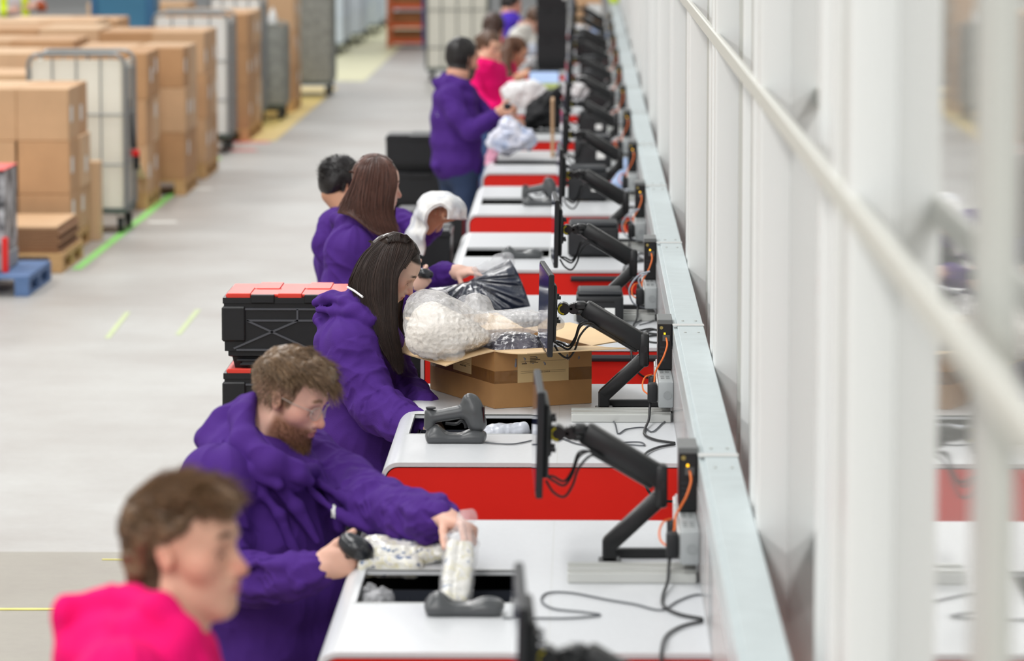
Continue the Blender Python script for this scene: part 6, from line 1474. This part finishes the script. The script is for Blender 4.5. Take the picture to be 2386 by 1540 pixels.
# woman with long auburn hair leaning over
p8 = build_person('person with long auburn hair leaning over a far bench', 34.0, (1196, 122, .0), (-8, 26, 0, .98), -6, (1178, 150, .0),
    [(1180, 152, 0, .08, .11), (1172, 175, 0, .115, .16), (1166, 215, 0, .12, .16), (1166, 260, 0, .13, .17)],
    [[(1168, 172, -.15, 14), (1172, 205, -.2, 12), (1190, 195, -.3, 10), (1205, 182, -.36, 7)], [(1190, 168, .15, 14), (1205, 190, .1, 11), (1215, 180, -.1, 8)]],
    [dict(arm=0, wr=(1208, 178, -.38), kn=(1224, 170, -.4), n=(.1, .5, -.8), right=True, curl=FIST), dict(arm=1, wr=(1218, 176, -.12), kn=(1230, 166, -.16), n=(0, -.3, -.9), right=False, curl=FIST)],
    vox=.0075, hvox=.009, fem=True, amp=.005, seed=37, top=M_pink, topname='polo_shirt', painter=fpaint((222, 166, 136), (96, 62, 42)))
core_hair(p8, M_ha, [[(1188, 100, -.05, 16), (1180, 125, -.1, 15), (1178, 155, -.15, 13), (1188, 180, -.18, 10), (1194, 194, -.18, 6)], [(1186, 100, .05, 16), (1178, 140, .08, 14), (1186, 180, .05, 9)]], Y=34.0)
# brown hair seen from behind
p9 = build_person('person with dark brown hair seen from behind, just past the person in pink', 37.0, (1166, 66, -.0), (55, 12, 0, 1.04), 50, (1156, 95, .0),
    [(1156, 98, 0, .08, .11), (1154, 115, 0, .12, .17), (1154, 150, 0, .12, .17), (1154, 190, 0, .12, .17)],
    [[(1136, 118, -.15, 13), (1140, 150, -.15, 11), (1165, 160, -.1, 9), (1185, 158, -.05, 7)], [(1172, 115, .15, 13), (1182, 145, .15, 11), (1195, 155, .1, 8)]],
    [dict(arm=0, wr=(1188, 158, -.05), kn=(1202, 158, -.05), n=(0, 0, -1), right=True, curl=FIST), dict(arm=1, wr=(1198, 155, .1), kn=(1212, 155, .1), n=(0, 0, -1), right=False, curl=FIST)],
    vox=.0085, hvox=.01, fem=True, amp=.004, seed=39, top=M_pink, topname='polo_shirt', painter=fpaint((222, 170, 146), (70, 52, 44)))
core_hair(p9, hairmat('hair_umber', (78, 58, 50)), [[(1150, 50, -.04, 20), (1146, 72, -.06, 16), (1150, 92, -.08, 11)]], Y=37.0, bulk=1.08, bun=((-.13, 0, .03), .03))
# purple worker at the far end and a brown haired one beside
p10 = build_person('person with dark hair in violet hoodie at the far end of the row', 42.0, (1192, 14, .0), (8, 10, 0, 1.0), 6, (1184, 32, .0),
    [(1186, 36, 0, .09, .11), (1188, 52, 0, .13, .18), (1194, 85, 0, .13, .18), (1196, 125, 0, .13, .18)],
    [[(1182, 58, -.16, 14), (1192, 88, -.2, 12), (1212, 100, -.26, 9), (1224, 106, -.3, 7)], [(1208, 54, .16, 13), (1222, 80, .15, 11), (1234, 95, .05, 8)]],
    [dict(arm=0, wr=(1228, 107, -.3), kn=(1240, 109, -.3), n=(0, 0, -1), right=True, curl=FIST), dict(arm=1, wr=(1236, 96, .05), kn=(1246, 99, .05), n=(0, 0, -1), right=False, curl=FIST)],
    hood=[[(1178, 38, 0, 8), (1190, 44, -.12, 8), (1204, 46, -.08, 7)]], vox=.0085, hvox=.01, amp=.004, seed=41, top=M_purple2, painter=fpaint((226, 166, 144), (40, 32, 30)))
core_hair(p10, M_hb, Y=42.0)
p11 = build_person('person with brown hair and white top bending down beside the tall tote pile', 40.3, (1232, 48, .0), (-48, 38, 0, 1.0), -40, (1222, 62, .0),
    [(1224, 64, 0, .08, .1), (1220, 80, .1, .12, .16), (1214, 115, .15, .12, .17), (1212, 150, .15, .12, .17)],
    [[(1205, 85, 0, 11), (1212, 110, -.1, 9), (1232, 112, -.2, 7)], [(1240, 82, .1, 11), (1248, 105, 0, 9), (1250, 112, -.15, 7)]],
    [dict(arm=0, wr=(1236, 112, -.2), kn=(1248, 114, -.22), n=(0, 0, -1), right=True, curl=FIST), dict(arm=1, wr=(1252, 113, -.16), kn=(1260, 118, -.2), n=(0, 0, -1), right=False, curl=FIST)],
    vox=.0085, hvox=.01, fem=True, amp=.004, seed=43, top=mat('top_white', (236, 234, 228), .8), topname='white_top', painter=fpaint((226, 178, 156), (98, 72, 58)))
core_hair(p11, M_hm, Y=40.3, bulk=1.05)
# worker in a hi-vis vest behind the carton stacks
M_hv = mat('hi_vis_yellow', (224, 246, 30), .6)
p12 = build_person('person in yellow and grey high visibility vest behind the cartons, top left corner', 47.5, (42, -95, .0), (-80, 5, 0, 1.0), -80, (36, -66, .0),
    [(36, -62, 0, .09, .11), (36, -44, 0, .12, .2), (36, 0, 0, .13, .19), (36, 38, 0, .13, .19)],
    [[(0, -40, 0, 14), (-8, 0, -.02, 12), (4, 30, -.1, 10), (20, 26, -.2, 8)], [(74, -40, 0, 14), (86, 0, -.02, 12), (98, 18, -.1, 10), (86, 14, -.2, 8)]],
    [dict(arm=0, wr=(24, 26, -.22), kn=(36, 24, -.24), n=(0, 1, 0), right=True, curl=FIST), dict(arm=1, wr=(82, 14, -.22), kn=(70, 16, -.24), n=(0, 1, 0), right=False, curl=FIST)],
    vox=.0095, hvox=.01, amp=.004, seed=45, top=mat('jacket_grey', (206, 202, 206), .8), topname='jacket')
core_hair(p12, M_hm, Y=47.5)
for x in (8, 58): decal('vest_panel', p12, x, -6, 47.5, 9, 45, M_hv, 'bright yellow vest panel', .006)
decal('jacket_sleeve_patch', p12, 96, 4, 47.4, 12, 22, mat('rust_cloth', (176, 84, 46), .8), 'rust coloured sleeve', .006)
